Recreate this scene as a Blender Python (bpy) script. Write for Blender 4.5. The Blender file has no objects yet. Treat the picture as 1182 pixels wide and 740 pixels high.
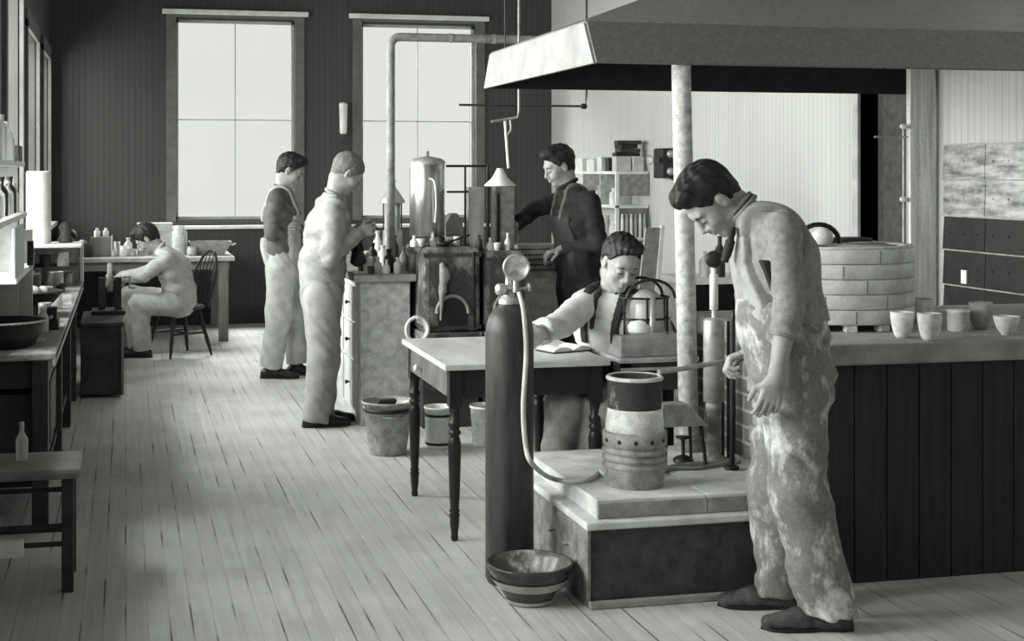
import bpy, math, random
import numpy as np
from mathutils import Vector, Matrix, noise as mnoise

random.seed(11)
C = bpy.context.scene.collection
FPX, CX, HY, H0 = 1600.0, 510.0, 198.0, 1.6          # focal length in px, image column / row of the optical axis, eye height
YAW = math.atan((CX - 145) / FPX)
FW = Vector((math.sin(YAW), math.cos(YAW), 0)); RT = Vector((math.cos(YAW), -math.sin(YAW), 0)); UP = Vector((0, 0, 1))
def W(x, y, Z):                                       # measured pixel + distance -> point of the room
    v = FW * Z + RT * ((x - CX) / FPX * Z); v.z = H0 + (HY - y) / FPX * Z
    return v
def G(x, y, z=0.0):                                   # measured pixel on a level plane -> point of the room
    return W(x, y, (H0 - z) * FPX / (y - HY))
def atY(px, Y):                                       # X of a column at a room depth
    return math.tan(math.atan((px - CX) / FPX) + YAW) * Y

# ---------------------------------------------------------------- materials
TINT = (0.985, 1.0, 0.975)
def col(v): return (v * TINT[0], v * TINT[1], v * TINT[2], 1)
class NT:
    def __init__(s, name):
        s.m = bpy.data.materials.new(name); s.m.use_nodes = True; s.t = s.m.node_tree; s.n = s.t.nodes; s.l = s.t.links
        s.b = s.n['Principled BSDF']; s.tc = s.n.new('ShaderNodeTexCoord')
    def nd(s, typ, **kw):
        n = s.n.new(typ)
        for k, v in kw.items(): setattr(n, k, v)
        return n
    def lk(s, a, b): s.l.new(a, b)
    def val(s, sock, v):
        if isinstance(v, (int, float)): sock.default_value = v
        else: s.lk(v, sock)
    def math(s, op, a, b=0.0, c=None, clamp=False):
        n = s.nd('ShaderNodeMath', operation=op, use_clamp=clamp); s.val(n.inputs[0], a); s.val(n.inputs[1], b)
        if c is not None: s.val(n.inputs[2], c)
        return n.outputs[0]
    def noise(s, scale, detail=4, stretch=(1, 1, 1), rough=0.55):
        mp = s.nd('ShaderNodeMapping'); mp.inputs['Scale'].default_value = stretch; s.lk(s.tc.outputs['Object'], mp.inputs[0])
        n = s.nd('ShaderNodeTexNoise'); n.inputs['Scale'].default_value = scale; n.inputs['Detail'].default_value = detail
        n.inputs['Roughness'].default_value = rough; s.lk(mp.outputs[0], n.inputs['Vector']); return n.outputs['Fac']
    def ramp(s, fac, stops):
        r = s.nd('ShaderNodeValToRGB'); s.lk(fac, r.inputs[0]); e = r.color_ramp.elements
        while len(e) < len(stops): e.new(0.5)
        for k, (p, v) in enumerate(stops): e[k].position = p; e[k].color = col(v)
        return r.outputs[0]
    def mix(s, fac, a, b, mode='MIX'):
        n = s.nd('ShaderNodeMix', data_type='RGBA', blend_type=mode)
        s.val(n.inputs[0], fac)
        for sock, v in ((n.inputs[6], a), (n.inputs[7], b)):
            if isinstance(v, tuple): sock.default_value = v
            else: s.lk(v, sock)
        return n.outputs[2]
    def bump(s, h, strength=0.3, dist=0.01):
        b = s.nd('ShaderNodeBump'); b.inputs['Strength'].default_value = strength; b.inputs['Distance'].default_value = dist
        s.lk(h, b.inputs['Height']); s.lk(b.outputs[0], s.b.inputs['Normal'])
    def out(s, color, rough=0.6, metal=0.0):
        if isinstance(color, tuple): s.b.inputs['Base Color'].default_value = color
        else: s.lk(color, s.b.inputs['Base Color'])
        s.val(s.b.inputs['Roughness'], rough); s.b.inputs['Specular IOR Level'].default_value = 0.3; s.b.inputs['Metallic'].default_value = metal
        return s.m
_M = {}
def plain(name, v, rough=0.6, amp=0.18, scale=9, metal=0.0, stretch=(1, 1, 1), bump=0.0):
    """a mottled grey: amp is the relative variation"""
    if name in _M: return _M[name]
    t = NT(name); f = t.noise(scale, 5, stretch)
    g = t.noise(150, 3, (1, 1, 1), 0.7); fg = t.math('ADD', t.math('MULTIPLY', f, 0.62), t.math('MULTIPLY', g, 0.38))
    a2 = amp + .14; c = t.ramp(fg, [(0.34, v * max(.1, 1 - a2)), (0.66, min(1, v * (1 + a2)))])
    if bump: t.bump(f, bump, 0.01)
    _M[name] = t.out(c, rough, metal); return _M[name]
def beadboard(name, v, axis, pitch=0.062, amp=0.12, groove=0.45):
    """narrow vertical boards; axis 0/1 = which room axis the boards follow one another along"""
    t = NT(name); sp = t.nd('ShaderNodeSeparateXYZ'); t.lk(t.tc.outputs['Object'], sp.inputs[0])
    q = t.math('DIVIDE', sp.outputs[axis], pitch); fr = t.math('FRACT', q)
    g = t.math('COMPARE', fr, 0.5, 0.07); idn = t.nd('ShaderNodeTexWhiteNoise', noise_dimensions='1D'); t.lk(t.math('FLOOR', q), idn.inputs['W'])
    st = [1, 1, 1]; st[2] = 0.06
    f = t.noise(22, 4, tuple(st)); f2 = t.noise(1.3, 3); g3 = t.noise(75, 3, (1, 1, 1), .7)
    c = t.ramp(t.math('ADD', t.math('MULTIPLY', f, 0.5), t.math('ADD', t.math('MULTIPLY', idn.outputs[0], 0.12), t.math('ADD', t.math('MULTIPLY', f2, 0.3), t.math('MULTIPLY_ADD', g3, 0.7, -0.35)))), [(0.3, v * (1 - amp)), (0.75, min(1, v * (1 + amp)))])
    c = t.mix(t.math('MULTIPLY', g, groove), c, col(v * 0.3))
    t.bump(t.math('SUBTRACT', 1.0, g), 0.5, 0.006)
    return t.out(c, 0.55)
def floor_mat():
    t = NT('worn floorboards'); sp = t.nd('ShaderNodeSeparateXYZ'); t.lk(t.tc.outputs['Object'], sp.inputs[0])
    q = t.math('DIVIDE', sp.outputs[0], 0.077); fr = t.math('FRACT', q); fl = t.math('FLOOR', q)
    wn = t.nd('ShaderNodeTexWhiteNoise', noise_dimensions='1D'); t.lk(fl, wn.inputs['W'])
    q2 = t.math('ADD', t.math('DIVIDE', sp.outputs[1], 2.6), t.math('MULTIPLY', wn.outputs[0], 7.0)); f2 = t.math('FRACT', q2)
    wn2 = t.nd('ShaderNodeTexWhiteNoise', noise_dimensions='2D'); cb = t.nd('ShaderNodeCombineXYZ'); t.lk(fl, cb.inputs[0]); t.lk(t.math('FLOOR', q2), cb.inputs[1]); t.lk(cb.outputs[0], wn2.inputs['Vector'])
    edge = t.math('ABSOLUTE', t.math('SUBTRACT', fr, 0.5))
    gv = t.nd('ShaderNodeCombineXYZ'); t.lk(t.math('FLOOR', t.math('ADD', q, 0.5)), gv.inputs[0]); t.lk(t.math('MULTIPLY', sp.outputs[1], 1.1), gv.inputs[1])
    gn = t.nd('ShaderNodeTexNoise'); gn.inputs['Scale'].default_value = 1.37; gn.inputs['Detail'].default_value = 2; t.lk(gv.outputs[0], gn.inputs['Vector'])
    gap = t.math('MULTIPLY', t.math('GREATER_THAN', edge, 0.455), t.math('MULTIPLY_ADD', gn.outputs['Fac'], 7.0, -3.45, clamp=True)); gap = t.math('MAXIMUM', gap, t.math('MULTIPLY', t.math('GREATER_THAN', edge, 0.465), 0.22))
    butt = t.math('GREATER_THAN', f2, 0.9975)
    grain = t.noise(30, 5, (1, 0.05, 1)); blot = t.noise(2.2, 5); fine = t.noise(110, 4, (1, 1, 1), .75)
    s = t.math('ADD', t.math('MULTIPLY', grain, 0.32), t.math('ADD', t.math('MULTIPLY', wn2.outputs[0], 0.04), t.math('ADD', t.math('MULTIPLY', blot, 0.36), t.math('MULTIPLY', fine, 0.38))))
    c = t.ramp(s, [(0.42, 0.42), (0.56, 0.57), (0.70, 0.70)])
    sx = t.math('GREATER_THAN', t.noise(16, 4, (1, 0.5, 1)), 0.69)
    c = t.mix(t.math('MULTIPLY', sx, 0.4), c, col(0.75))
    c = t.mix(t.math('MULTIPLY', gap, 0.82), c, col(0.03))
    t.bump(t.math('SUBTRACT', t.math('MULTIPLY', grain, 0.3), gap), 0.35, 0.004)
    return t.out(c, t.math('MULTIPLY_ADD', blot, 0.25, 0.42))
def splatter(name, base, spot, thr=0.56, scale=14, rough=0.85):
    t = NT(name); a = t.noise(3.2, 4); b = t.noise(scale, 6, (1, 1, 0.55), 0.7); d = t.noise(60, 3)
    f = t.math('ADD', t.math('MULTIPLY', a, 0.45), t.math('MULTIPLY', b, 0.6))
    k = t.math('MULTIPLY_ADD', t.math('SUBTRACT', f, thr - 0.03), 9.0, 0.0, clamp=True)
    c = t.mix(k, t.ramp(d, [(0.3, base * 0.82), (0.7, base * 1.15)]), col(spot)); t.bump(b, 0.15, 0.005)
    return t.out(c, rough)
def brick_mat(name, v, mortar, bw=0.21, bh=0.07, flat=(1, 2)):
    t = NT(name); sp = t.nd('ShaderNodeSeparateXYZ'); t.lk(t.tc.outputs['Object'], sp.inputs[0])
    cb = t.nd('ShaderNodeCombineXYZ'); t.lk(sp.outputs[flat[0]], cb.inputs[0]); t.lk(sp.outputs[flat[1]], cb.inputs[1])
    b = t.nd('ShaderNodeTexBrick'); b.inputs['Scale'].default_value = 1; b.inputs['Brick Width'].default_value = bw; b.inputs['Row Height'].default_value = bh
    b.inputs['Mortar Size'].default_value = 0.007; b.inputs['Color1'].default_value = col(v); b.inputs['Color2'].default_value = col(v * 0.6); b.inputs['Mortar'].default_value = col(mortar)
    t.lk(cb.outputs[0], b.inputs['Vector']); n = t.noise(12, 5)
    c = t.mix(0.5, b.outputs['Color'], t.ramp(n, [(0.3, v * 0.5), (0.7, v * 1.3)]), 'MIX'); t.bump(b.outputs['Fac'], 0.4, -0.006)
    return t.out(c, 0.9)
def glass_mat():
    m = bpy.data.materials.new('window glass'); m.use_nodes = True; t = m.node_tree; t.nodes.clear()
    o = t.nodes.new('ShaderNodeOutputMaterial'); mx = t.nodes.new('ShaderNodeMixShader'); a = t.nodes.new('ShaderNodeBsdfTransparent'); g = t.nodes.new('ShaderNodeBsdfGlossy')
    g.inputs['Roughness'].default_value = 0.05; a.inputs['Color'].default_value = (0.97, 0.98, 0.96, 1); mx.inputs[0].default_value = 0.012
    t.links.new(a.outputs[0], mx.inputs[1]); t.links.new(g.outputs[0], mx.inputs[2]); t.links.new(mx.outputs[0], o.inputs[0]); return m

# ---------------------------------------------------------------- mesh accumulator
class MB:
    def __init__(s): s.v = []; s.f = []; s.sm = []
    def add(s, vs, fs, smooth=False):
        b = len(s.v); s.v += [Vector(p) for p in vs]; s.f += [tuple(b + i for i in q) for q in fs]; s.sm += [smooth] * len(fs); return s
    def box(s, lo, hi, bev=0.0, taper=None):
        x0, y0, z0 = lo; x1, y1, z1 = hi
        if bev <= 0:
            vs = [(x, y, z) for z in (z0, z1) for y in (y0, y1) for x in (x0, x1)]
            return s.add(vs, [(0, 2, 3, 1), (4, 5, 7, 6), (0, 1, 5, 4), (2, 6, 7, 3), (0, 4, 6, 2), (1, 3, 7, 5)])
        bv = min(bev, (x1 - x0) * .45, (y1 - y0) * .45, (z1 - z0) * .45)   # chamfered box
        import bmesh
        bm = bmesh.new(); bmesh.ops.create_cube(bm, size=1)
        for v in bm.verts: v.co = Vector(((x0 + x1) / 2 + v.co.x * (x1 - x0), (y0 + y1) / 2 + v.co.y * (y1 - y0), (z0 + z1) / 2 + v.co.z * (z1 - z0)))
        bmesh.ops.bevel(bm, geom=list(bm.edges), offset=bv, segments=2, affect='EDGES', profile=0.5)
        bm.verts.ensure_lookup_table(); vs = [v.co.copy() for v in bm.verts]; fs = [[v.index for v in f.verts] for f in bm.faces]; bm.free()
        return s.add(vs, fs)
    def obox(s, c, size, rz=0, rx=0, ry=0, bev=0.0):
        t = MB().box([-k / 2 for k in size], [k / 2 for k in size], bev)
        R = Matrix.Rotation(rz, 3, 'Z') @ Matrix.Rotation(ry, 3, 'Y') @ Matrix.Rotation(rx, 3, 'X')
        return s.add([Vector(c) + R @ p for p in t.v], t.f)
    def prism(s, poly, axis, a, b):                    # polygon (2D) extruded along axis
        def mk(p, t):
            q = list(p); q.insert(axis, t); return q
        n = len(poly); vs = [mk(p, a) for p in poly] + [mk(p, b) for p in poly]
        return s.add(vs, [tuple(range(n))[::-1], tuple(range(n, 2 * n))] + [(i, (i + 1) % n, n + (i + 1) % n, n + i) for i in range(n)])
    def tube(s, path, r, n=10, cap=True, flat=None):
        P = [Vector(p) for p in path]; R = list(r) if hasattr(r, '__len__') else [r] * len(P)
        prev = None; vs = []
        for i, p in enumerate(P):
            d = (P[min(i + 1, len(P) - 1)] - P[max(i - 1, 0)]).normalized()
            if prev is None: u = d.orthogonal().normalized()
            else: u = (prev - d * prev.dot(d)).normalized()
            prev = u; w = d.cross(u)
            for k in range(n):
                a = 2 * math.pi * k / n; vs.append(p + (u * math.cos(a) + w * math.sin(a)) * R[i])
        fs = [(i * n + k, i * n + (k + 1) % n, (i + 1) * n + (k + 1) % n, (i + 1) * n + k) for i in range(len(P) - 1) for k in range(n)]
        s.add(vs, fs, True)
        if cap: s.add(vs[:n], [tuple(range(n))[::-1]]); s.add(vs[-n:], [tuple(range(n))])
        return s
    def rod(s, a, b, r, r2=None, n=10): return s.tube([a, b], [r, r2 if r2 is not None else r], n)
    def lathe(s, prof, c=(0, 0, 0), n=32, sx=1, sy=1, axis=None, cap=True):
        """prof = [(r, z)...]; axis = direction replacing Z"""
        c = Vector(c); Q = Vector((0, 0, 1)).rotation_difference(Vector(axis)) if axis is not None else None
        vs = []
        for r, z in prof:
            for k in range(n):
                a = 2 * math.pi * k / n; p = Vector((r * math.cos(a) * sx, r * math.sin(a) * sy, z))
                vs.append(c + (Q @ p if Q else p))
        m = len(prof); fs = [(i * n + k, i * n + (k + 1) % n, (i + 1) * n + (k + 1) % n, (i + 1) * n + k) for i in range(m - 1) for k in range(n)]
        s.add(vs, fs, True)
        if cap and prof[0][0] > 1e-4: s.add(vs[:n], [tuple(range(n))[::-1]])
        if cap and prof[-1][0] > 1e-4: s.add(vs[-n:], [tuple(range(n))])
        return s
    def build(s, name, mat, parent=None, local=False):
        me = bpy.data.meshes.new(name)
        off = Vector((0, 0, 0))
        if parent is not None and not local: off = wloc(parent)
        me.from_pydata([tuple(p - off) for p in s.v], [], s.f); me.polygons.foreach_set('use_smooth', s.sm)
        me.materials.append(mat); me.update(); me.validate()
        o = bpy.data.objects.new(name, me); C.objects.link(o)
        if parent is not None: o.parent = parent
        return o
def wloc(o):
    v = Vector((0, 0, 0))
    while o is not None: v += o.location; o = o.parent
    return v
def tag(o, label, cat, group=None, kind=None):
    o['label'] = label; o['category'] = cat
    if group: o['group'] = group
    if kind: o['kind'] = kind
    return o
def thing(name, label, cat, loc=(0, 0, 0), rz=0, group=None):
    o = bpy.data.objects.new(name, None); C.objects.link(o); o.location = loc; o.rotation_euler = (0, 0, rz); o.empty_display_size = 0.1
    return tag(o, label, cat, group)
def struct(name, mb, m, parent=None):
    o = mb.build(name, m, parent)
    if parent is None: o['kind'] = 'structure'
    return o
def dup(root, loc, label=None, rz=None, sc=None):
    r = root.copy(); C.objects.link(r); r.location = loc
    if rz is not None: r.rotation_euler = (0, 0, rz)
    if sc: r.scale = sc if hasattr(sc, '__len__') else (sc, sc, sc)
    if label: r['label'] = label
    for ch in root.children:
        c = ch.copy(); C.objects.link(c); c.parent = r
        for g in ch.children:
            d = g.copy(); C.objects.link(d); d.parent = c
    return r
def bez(pts, n=8):                                     # Catmull-Rom through points
    P = [Vector(p) for p in pts]; P = [P[0] * 2 - P[1]] + P + [P[-1] * 2 - P[-2]]; out = []
    for i in range(1, len(P) - 2):
        for k in range(n):
            t = k / n; a, b, c, d = P[i - 1:i + 3]
            out.append(0.5 * ((2 * b) + (c - a) * t + (2 * a - 5 * b + 4 * c - d) * t * t + (3 * b - a - 3 * c + d) * t ** 3))
    out.append(P[-2]); return out

# ---------------------------------------------------------------- implicit bodies (smooth unions meshed with surface nets)
class Field:
    def __init__(s): s.p = []
    def cone(s, a, b, ra, rb, k=0.03, flat=None, op='add'):
        s.p.append(('c', np.array(a, float), np.array(b, float), ra, rb, k, flat, op)); return s
    def ell(s, c, r, axes=None, k=0.02, op='add'):
        s.p.append(('e', np.array(c, float), np.array(r, float), np.array(axes, float) if axes is not None else np.eye(3), None, k, None, op)); return s
    def cut(s, o, n, rad):                             # removes what lies past plane (o, n) within rad of o
        s.p.append(('k', np.array(o, float), np.array(n, float), rad, None, 0, None, 'cut')); return s
    def mesh(s, h, folds=None, lo=None, hi=None, mask=None):
        bbs = []
        for q in s.p:
            if q[0] == 'c':
                m = max(q[3], q[4]) * (q[6][1] if q[6] else 1) + q[5] + 3 * h
                bbs.append((np.minimum(q[1], q[2]) - m, np.maximum(q[1], q[2]) + m))
            elif q[0] == 'e': m = max(q[2]) + q[5] + 3 * h; bbs.append((q[1] - m, q[1] + m))
            else: bbs.append((q[1] - q[3], q[1] + q[3]))
        adds = [b for b, q in zip(bbs, s.p) if q[7] == 'add']
        L = np.min([b[0] for b in adds], 0); U = np.max([b[1] for b in adds], 0)
        if lo is not None: L = np.maximum(L, lo); U = np.minimum(U, hi)
        n = np.ceil((U - L) / h).astype(int) + 2
        V = np.full(n, 0.5, np.float32)
        for q, (bl, bu) in zip(s.p, bbs):
            i0 = np.clip(np.floor((bl - L) / h).astype(int), 0, n); i1 = np.clip(np.ceil((bu - L) / h).astype(int) + 1, 0, n)
            if np.any(i1 <= i0): continue
            ax = [L[k] + h * np.arange(i0[k], i1[k]) for k in range(3)]
            X, Y, Z = np.meshgrid(*ax, indexing='ij'); P = np.stack([X, Y, Z], -1)
            sl = tuple(slice(i0[k], i1[k]) for k in range(3))
            if q[0] == 'c':
                a, b, ra, rb, k, fl = q[1:7]
                Q = P - a; ab = b - a
                if fl is not None:
                    sd = np.array(fl[0], float); c = Q @ sd; Q = Q - c[..., None] * sd * (1 - 1 / fl[1]); cc = ab @ sd; ab = ab - cc * sd * (1 - 1 / fl[1])
                t = np.clip((Q @ ab) / max(ab @ ab, 1e-9), 0, 1)
                d = np.linalg.norm(Q - t[..., None] * ab, axis=-1) - (ra + (rb - ra) * t)
            elif q[0] == 'e':
                A = q[3]; Q = (P - q[1]) @ A.T; r = q[2]; k = q[5]
                k0 = np.linalg.norm(Q / r, axis=-1); k1 = np.linalg.norm(Q / r ** 2, axis=-1) + 1e-9; d = k0 * (k0 - 1) / k1
            else:
                d = (P - q[1]) @ q[2]; w = np.linalg.norm(P - q[1], axis=-1) < q[3]
                V[sl] = np.where(w, np.maximum(V[sl], d), V[sl]); continue
            v = V[sl]
            if q[7] == 'add': hh = np.maximum(k - np.abs(v - d), 0) / max(k, 1e-6); V[sl] = np.minimum(v, d) - hh * hh * k * 0.25
            elif q[7] == 'int': V[sl] = np.maximum(v, d)
            else: dd = -d; hh = np.maximum(k - np.abs(v - dd), 0) / max(k, 1e-6); V[sl] = np.maximum(v, dd) + hh * hh * k * 0.25
        if mask is not None:
            idx = np.argwhere(V < .06); V[idx[:, 0], idx[:, 1], idx[:, 2]] = np.maximum(V[idx[:, 0], idx[:, 1], idx[:, 2]], mask(L + idx * h)).astype(np.float32)
        if folds:
            near = np.abs(V) < 4 * h + 0.02
            idx = np.argwhere(near); P = L + idx * h; V[near] += folds(P).astype(np.float32)
        return surfnet(V, L, h)
def surfnet(V, L, h):
    S = V < 0; nx, ny, nz = V.shape
    acc = np.zeros((nx - 1, ny - 1, nz - 1, 3), np.float32); cnt = np.zeros((nx - 1, ny - 1, nz - 1), np.int16)
    for ax in range(3):
        o = [a for a in range(3) if a != ax]
        for da in (0, 1):
            for db in (0, 1):
                s0 = [slice(0, nx - 1), slice(0, ny - 1), slice(0, nz - 1)]
                off = [0, 0, 0]; off[o[0]] = da; off[o[1]] = db
                A = tuple(slice(off[k], off[k] + V.shape[k] - 1) for k in range(3)); off2 = list(off); off2[ax] = 1
                B = tuple(slice(off2[k], off2[k] + V.shape[k] - 1) for k in range(3))
                va, vb = V[A], V[B]; cr = S[A] != S[B]
                t = np.where(cr, va / np.where(cr, va - vb, 1), 0)
                for k in range(3):
                    acc[..., k] += np.where(cr, t if k == ax else off[k], 0)
                cnt += cr
    act = cnt > 0; ids = np.full(act.shape, -1, np.int64); ids[act] = np.arange(act.sum())
    cells = np.argwhere(act); vs = L + h * (cells + acc[act] / cnt[act][:, None])
    faces = []
    for ax in range(3):
        a, b = [(1, 2), (2, 0), (0, 1)][ax]
        sl0 = [slice(0, None)] * 3; sl1 = [slice(0, None)] * 3; sl0[ax] = slice(0, -1); sl1[ax] = slice(1, None)
        s0, s1 = S[tuple(sl0)], S[tuple(sl1)]
        E = np.argwhere(s0 != s1)
        E = E[(E[:, a] > 0) & (E[:, b] > 0) & (E[:, a] < V.shape[a] - 1) & (E[:, b] < V.shape[b] - 1)]
        if not len(E): continue
        def g(da, db):
            q = E.copy(); q[:, a] -= da; q[:, b] -= db; return ids[q[:, 0], q[:, 1], q[:, 2]]
        Fq = np.stack([g(1, 1), g(0, 1), g(0, 0), g(1, 0)], 1)
        fl = ~s0[E[:, 0], E[:, 1], E[:, 2]]; Fq[fl] = Fq[fl][:, ::-1]
        faces.append(Fq)
    return vs, (np.concatenate(faces) if faces else np.zeros((0, 4), int))
def npobj(name, parts, mat, parent=None, loc=None):
    """parts = list of (verts, quads); world coordinates"""
    vs = []; fs = []; b = 0
    for v, f in parts: vs.append(v); fs.append(np.asarray(f) + b); b += len(v)
    v = np.concatenate(vs); f = np.concatenate(fs)
    off = np.array(loc if loc is not None else (wloc(parent) if parent is not None else (0, 0, 0)), float)
    me = bpy.data.meshes.new(name); me.from_pydata((v - off).tolist(), [], f.tolist()); me.polygons.foreach_set('use_smooth', [True] * len(f))
    me.materials.append(mat); me.update()
    o = bpy.data.objects.new(name, me); C.objects.link(o)
    if parent is not None: o.parent = parent
    if loc is not None and parent is None: o.location = loc
    return o
# ---------------------------------------------------------------- material library
M = dict(
    floor=floor_mat(),
    wall_back=beadboard('shaded painted boards', 0.065, 0), wall_left=beadboard('dimmed painted boards', 0.08, 1),  # back wall's shade and left jambs' dimming put into the board colours
    wall_right=beadboard('pale painted boards', 0.52, 1, amp=0.10, groove=0.30), wall_near=plain('darkened plaster', 0.2),  # near wall tone darkened to cut bounced light
    casing=plain('painted casing', 0.13, 0.5, 0.12), glass=glass_mat(), ceiling=plain('darkened ceiling paint', 0.22),  # ceiling darkened in colour so it throws back less fill
    light_casing=plain('pale casing', 0.42, 0.5, 0.12),
    hood=plain('galvanised hood sheet', 0.165, 0.55, 0.10, 40), hood_side=plain('window lit hood side', 0.30, 0.7, 0.08), soot=plain('sooty shaded sheet', 0.02, 0.9),
    galv=plain('dull galvanised metal', 0.34, 0.45, 0.28, 14, 0.3), tin=plain('tin plate', 0.42, 0.4, 0.25, 10, 0.4),
    post=plain('streaked pine post', 0.62, 0.7, 0.28, 9, stretch=(4, 4, 0.25)), pole=plain('pitted pipe', 0.46, 0.6, 0.35, 26, bump=0.3),
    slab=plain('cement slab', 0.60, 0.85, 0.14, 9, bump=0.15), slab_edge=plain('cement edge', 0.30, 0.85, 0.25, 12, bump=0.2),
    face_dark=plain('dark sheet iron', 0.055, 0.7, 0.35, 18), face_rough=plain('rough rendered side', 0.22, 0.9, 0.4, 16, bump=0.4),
    plank_dark=plain('dark plank front', 0.028, 0.75, 0.3, 6, stretch=(6, 6, 0.4)),
    brick=brick_mat('old brick', 0.20, 0.62), firebrick=brick_mat('pale firebrick', 0.42, 0.30, 0.34, 0.068, (0, 2)),
    kiln=plain('pale fireclay', 0.54, 0.85, 0.22, 9, bump=0.3), clay=plain('pale fired clay', 0.58, 0.8, 0.16, 24, bump=0.1), clay_grey=plain('grey fired clay', 0.38, 0.8, 0.16, 20), clay_dark=plain('dark glazed clay', 0.10, 0.4, 0.3, 18),
    table_top=plain('scrubbed table top', 0.56, 0.5, 0.16, 7, stretch=(1, 0.3, 1)), table_wood=plain('dark varnished wood', 0.02, 0.35, 0.3, 8), apron=plain('lightened apron board', 0.13, 0.6, 0.3, 9),
    black=plain('black iron', 0.02, 0.45, 0.3), dark=plain('dark wood', 0.045, 0.5, 0.3), mid=plain('mid wood', 0.20, 0.6, 0.25, 8, stretch=(1, 1, .4)), pale=plain('pale wood', 0.40, 0.65, 0.22, 8),
    bench=plain('whitewashed bench board', 0.50, 0.7, 0.25, 18, bump=0.1), bench_top=plain('stained bench top', 0.30, 0.6, 0.35, 14), drawer=plain('white drawer front', 0.55, 0.7, 0.12),
    white=plain('white enamel', 0.72, 0.4, 0.06), paper=plain('paper', 0.66, 0.9, 0.05), cyl=plain('painted steel bottle', 0.045, 0.42, 0.45, 7, 0.0, (3, 3, 0.4)), nickel=plain('worn nickel', 0.5, 0.3, 0.4, 30, 0.6),
    hose=plain('pale rubber hose', 0.50, 0.7, 0.10), ceramic=plain('stoneware glaze', 0.055, 0.22, 0.5, 9), ceramic_band=plain('pale glazed band', 0.34, 0.3, 0.2), ceramic_in=splatter('bowl inside glaze', 0.13, 0.75, 0.60, 7, 0.25),
    bucket=plain('zinc bucket', 0.33, 0.5, 0.3, 22, 0.1), plaster=plain('plaster luting', 0.62, 0.9, 0.18, 22, bump=0.4), crucible=splatter('scorched crucible', 0.05, 0.42, 0.585, 16), drum=plain('ribbed iron drum', 0.26, 0.6, 0.30, 20, bump=0.2),
    furnace=splatter('corroded furnace casing', 0.06, 0.26, 0.53, 11), bright_tin=plain('bright tinplate', 0.5, 0.28, 0.2, 6, 0.85, (6, 6, .3)), skin=plain('skin', 0.35, 0.55, 0.07, 30), skin_dark=plain('tanned skin', 0.30, 0.5, 0.1, 30),
    hair=plain('dark hair', 0.018, 0.6, 0.4, 60), hair_grey=plain('cropped greying hair', 0.15, 0.8, 0.25, 90), shirt_grey=plain('grey work shirt', 0.25, 0.9, 0.14, 40), overalls=splatter('splashed overalls', 0.20, 0.62, 0.545, 15),
    overalls_bib=splatter('pale bib cloth', 0.24, 0.38, 0.50, 9), canvas=plain('light duck cloth', 0.30, 0.9, 0.12, 12), canvas2=plain('bleached drill cloth', 0.42, 0.9, 0.12, 12), white_shirt=plain('white cotton', 0.66, 0.9, 0.07, 20),
    dark_shirt=plain('black wool', 0.022, 0.9, 0.3, 20), mid_shirt=plain('dark grey cotton', 0.12, 0.9, 0.2, 20), shoe=plain('black leather', 0.02, 0.35, 0.4, 20), dusty_shoe=plain('dusty leather', 0.07, 0.6, 0.6, 25), trouser_grey=plain('grey trousers', 0.25, 0.9, 0.2, 20),
    strap=plain('dark strap cloth', 0.03, 0.8), sheet=None)
def clear_glass():
    m = bpy.data.materials.new('laboratory glass'); m.use_nodes = True; b = m.node_tree.nodes['Principled BSDF']
    n = m.node_tree.nodes.new('ShaderNodeTexNoise'); r = m.node_tree.nodes.new('ShaderNodeMapRange'); r.inputs[3].default_value = 0.12; r.inputs[4].default_value = 0.3
    m.node_tree.links.new(n.outputs['Fac'], r.inputs[0]); m.node_tree.links.new(r.outputs[0], b.inputs['Roughness'])
    b.inputs['Base Color'].default_value = col(0.8); b.inputs['Transmission Weight'].default_value = 0.55; b.inputs['IOR'].default_value = 1.3; return m
M['clear'] = clear_glass()
def sheet_mat():
    t = NT('polished sheet iron'); a = t.noise(3.5, 4, (1, 1, 6)); b = t.noise(30, 3)
    c = t.ramp(t.math('ADD', t.math('MULTIPLY', a, 0.8), t.math('MULTIPLY', b, 0.2)), [(0.35, 0.16), (0.6, 0.6)])
    return t.out(c, 0.35, 0.55)
M['sheet'] = sheet_mat()
# ================================================================ the room shell
XL, XR, YB, YN, ZC = -0.76, 4.60, 14.70, -1.2, 3.8
struct('floor', MB().box((XL - .36, YN - .2, -.1), (XR + .9, YB + .3, 0)), M['floor'])
struct('ceiling', MB().box((XL - .36, YN - .2, ZC), (XR + .9, YB + .3, ZC + .1)), M['ceiling'])
def wall_with_holes(name, axis, pos, thick, a0, a1, holes, mat):
    """axis 0: wall lies along X at y = pos; axis 1: along Y at x = pos; holes = (a, b, z0, z1)"""
    mb = MB()
    def bx(a, b, z0, z1):
        if b - a < 1e-4 or z1 - z0 < 1e-4: return
        lo, hi = min(pos, pos + thick), max(pos, pos + thick)
        mb.box((a, lo, z0), (b, hi, z1)) if axis == 0 else mb.box((lo, a, z0), (hi, b, z1))
    cur = a0
    for a, b, z0, z1 in sorted(holes):
        bx(cur, a, 0, ZC); bx(a, b, 0, z0); bx(a, b, z1, ZC); cur = b
    bx(cur, a1, 0, ZC)
    return struct(name, mb, mat)
BW = [(0.51, 1.75, 1.10, 3.19), (2.47, 3.73, 1.10, 3.19)]
LW = [(-.5, .9), (1.4, 2.9), (3.4, 4.8), (5.3, 6.7), (7.3, 8.6), (9.25, 10.6), (11.15, 12.55), (13.25, 14.45)]
LZ = (1.12, 3.05); LT = {11.15: 2.72, 13.25: 2.72}
wall_with_holes('wall_back', 0, YB, .25, XL - .36, XR + .2, BW, M['wall_back'])
wall_with_holes('wall_left', 1, XL, -.36, YN - .2, YB, [(a, b, LZ[0], LT.get(a, LZ[1])) for a, b in LW], M['wall_left'])
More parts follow.
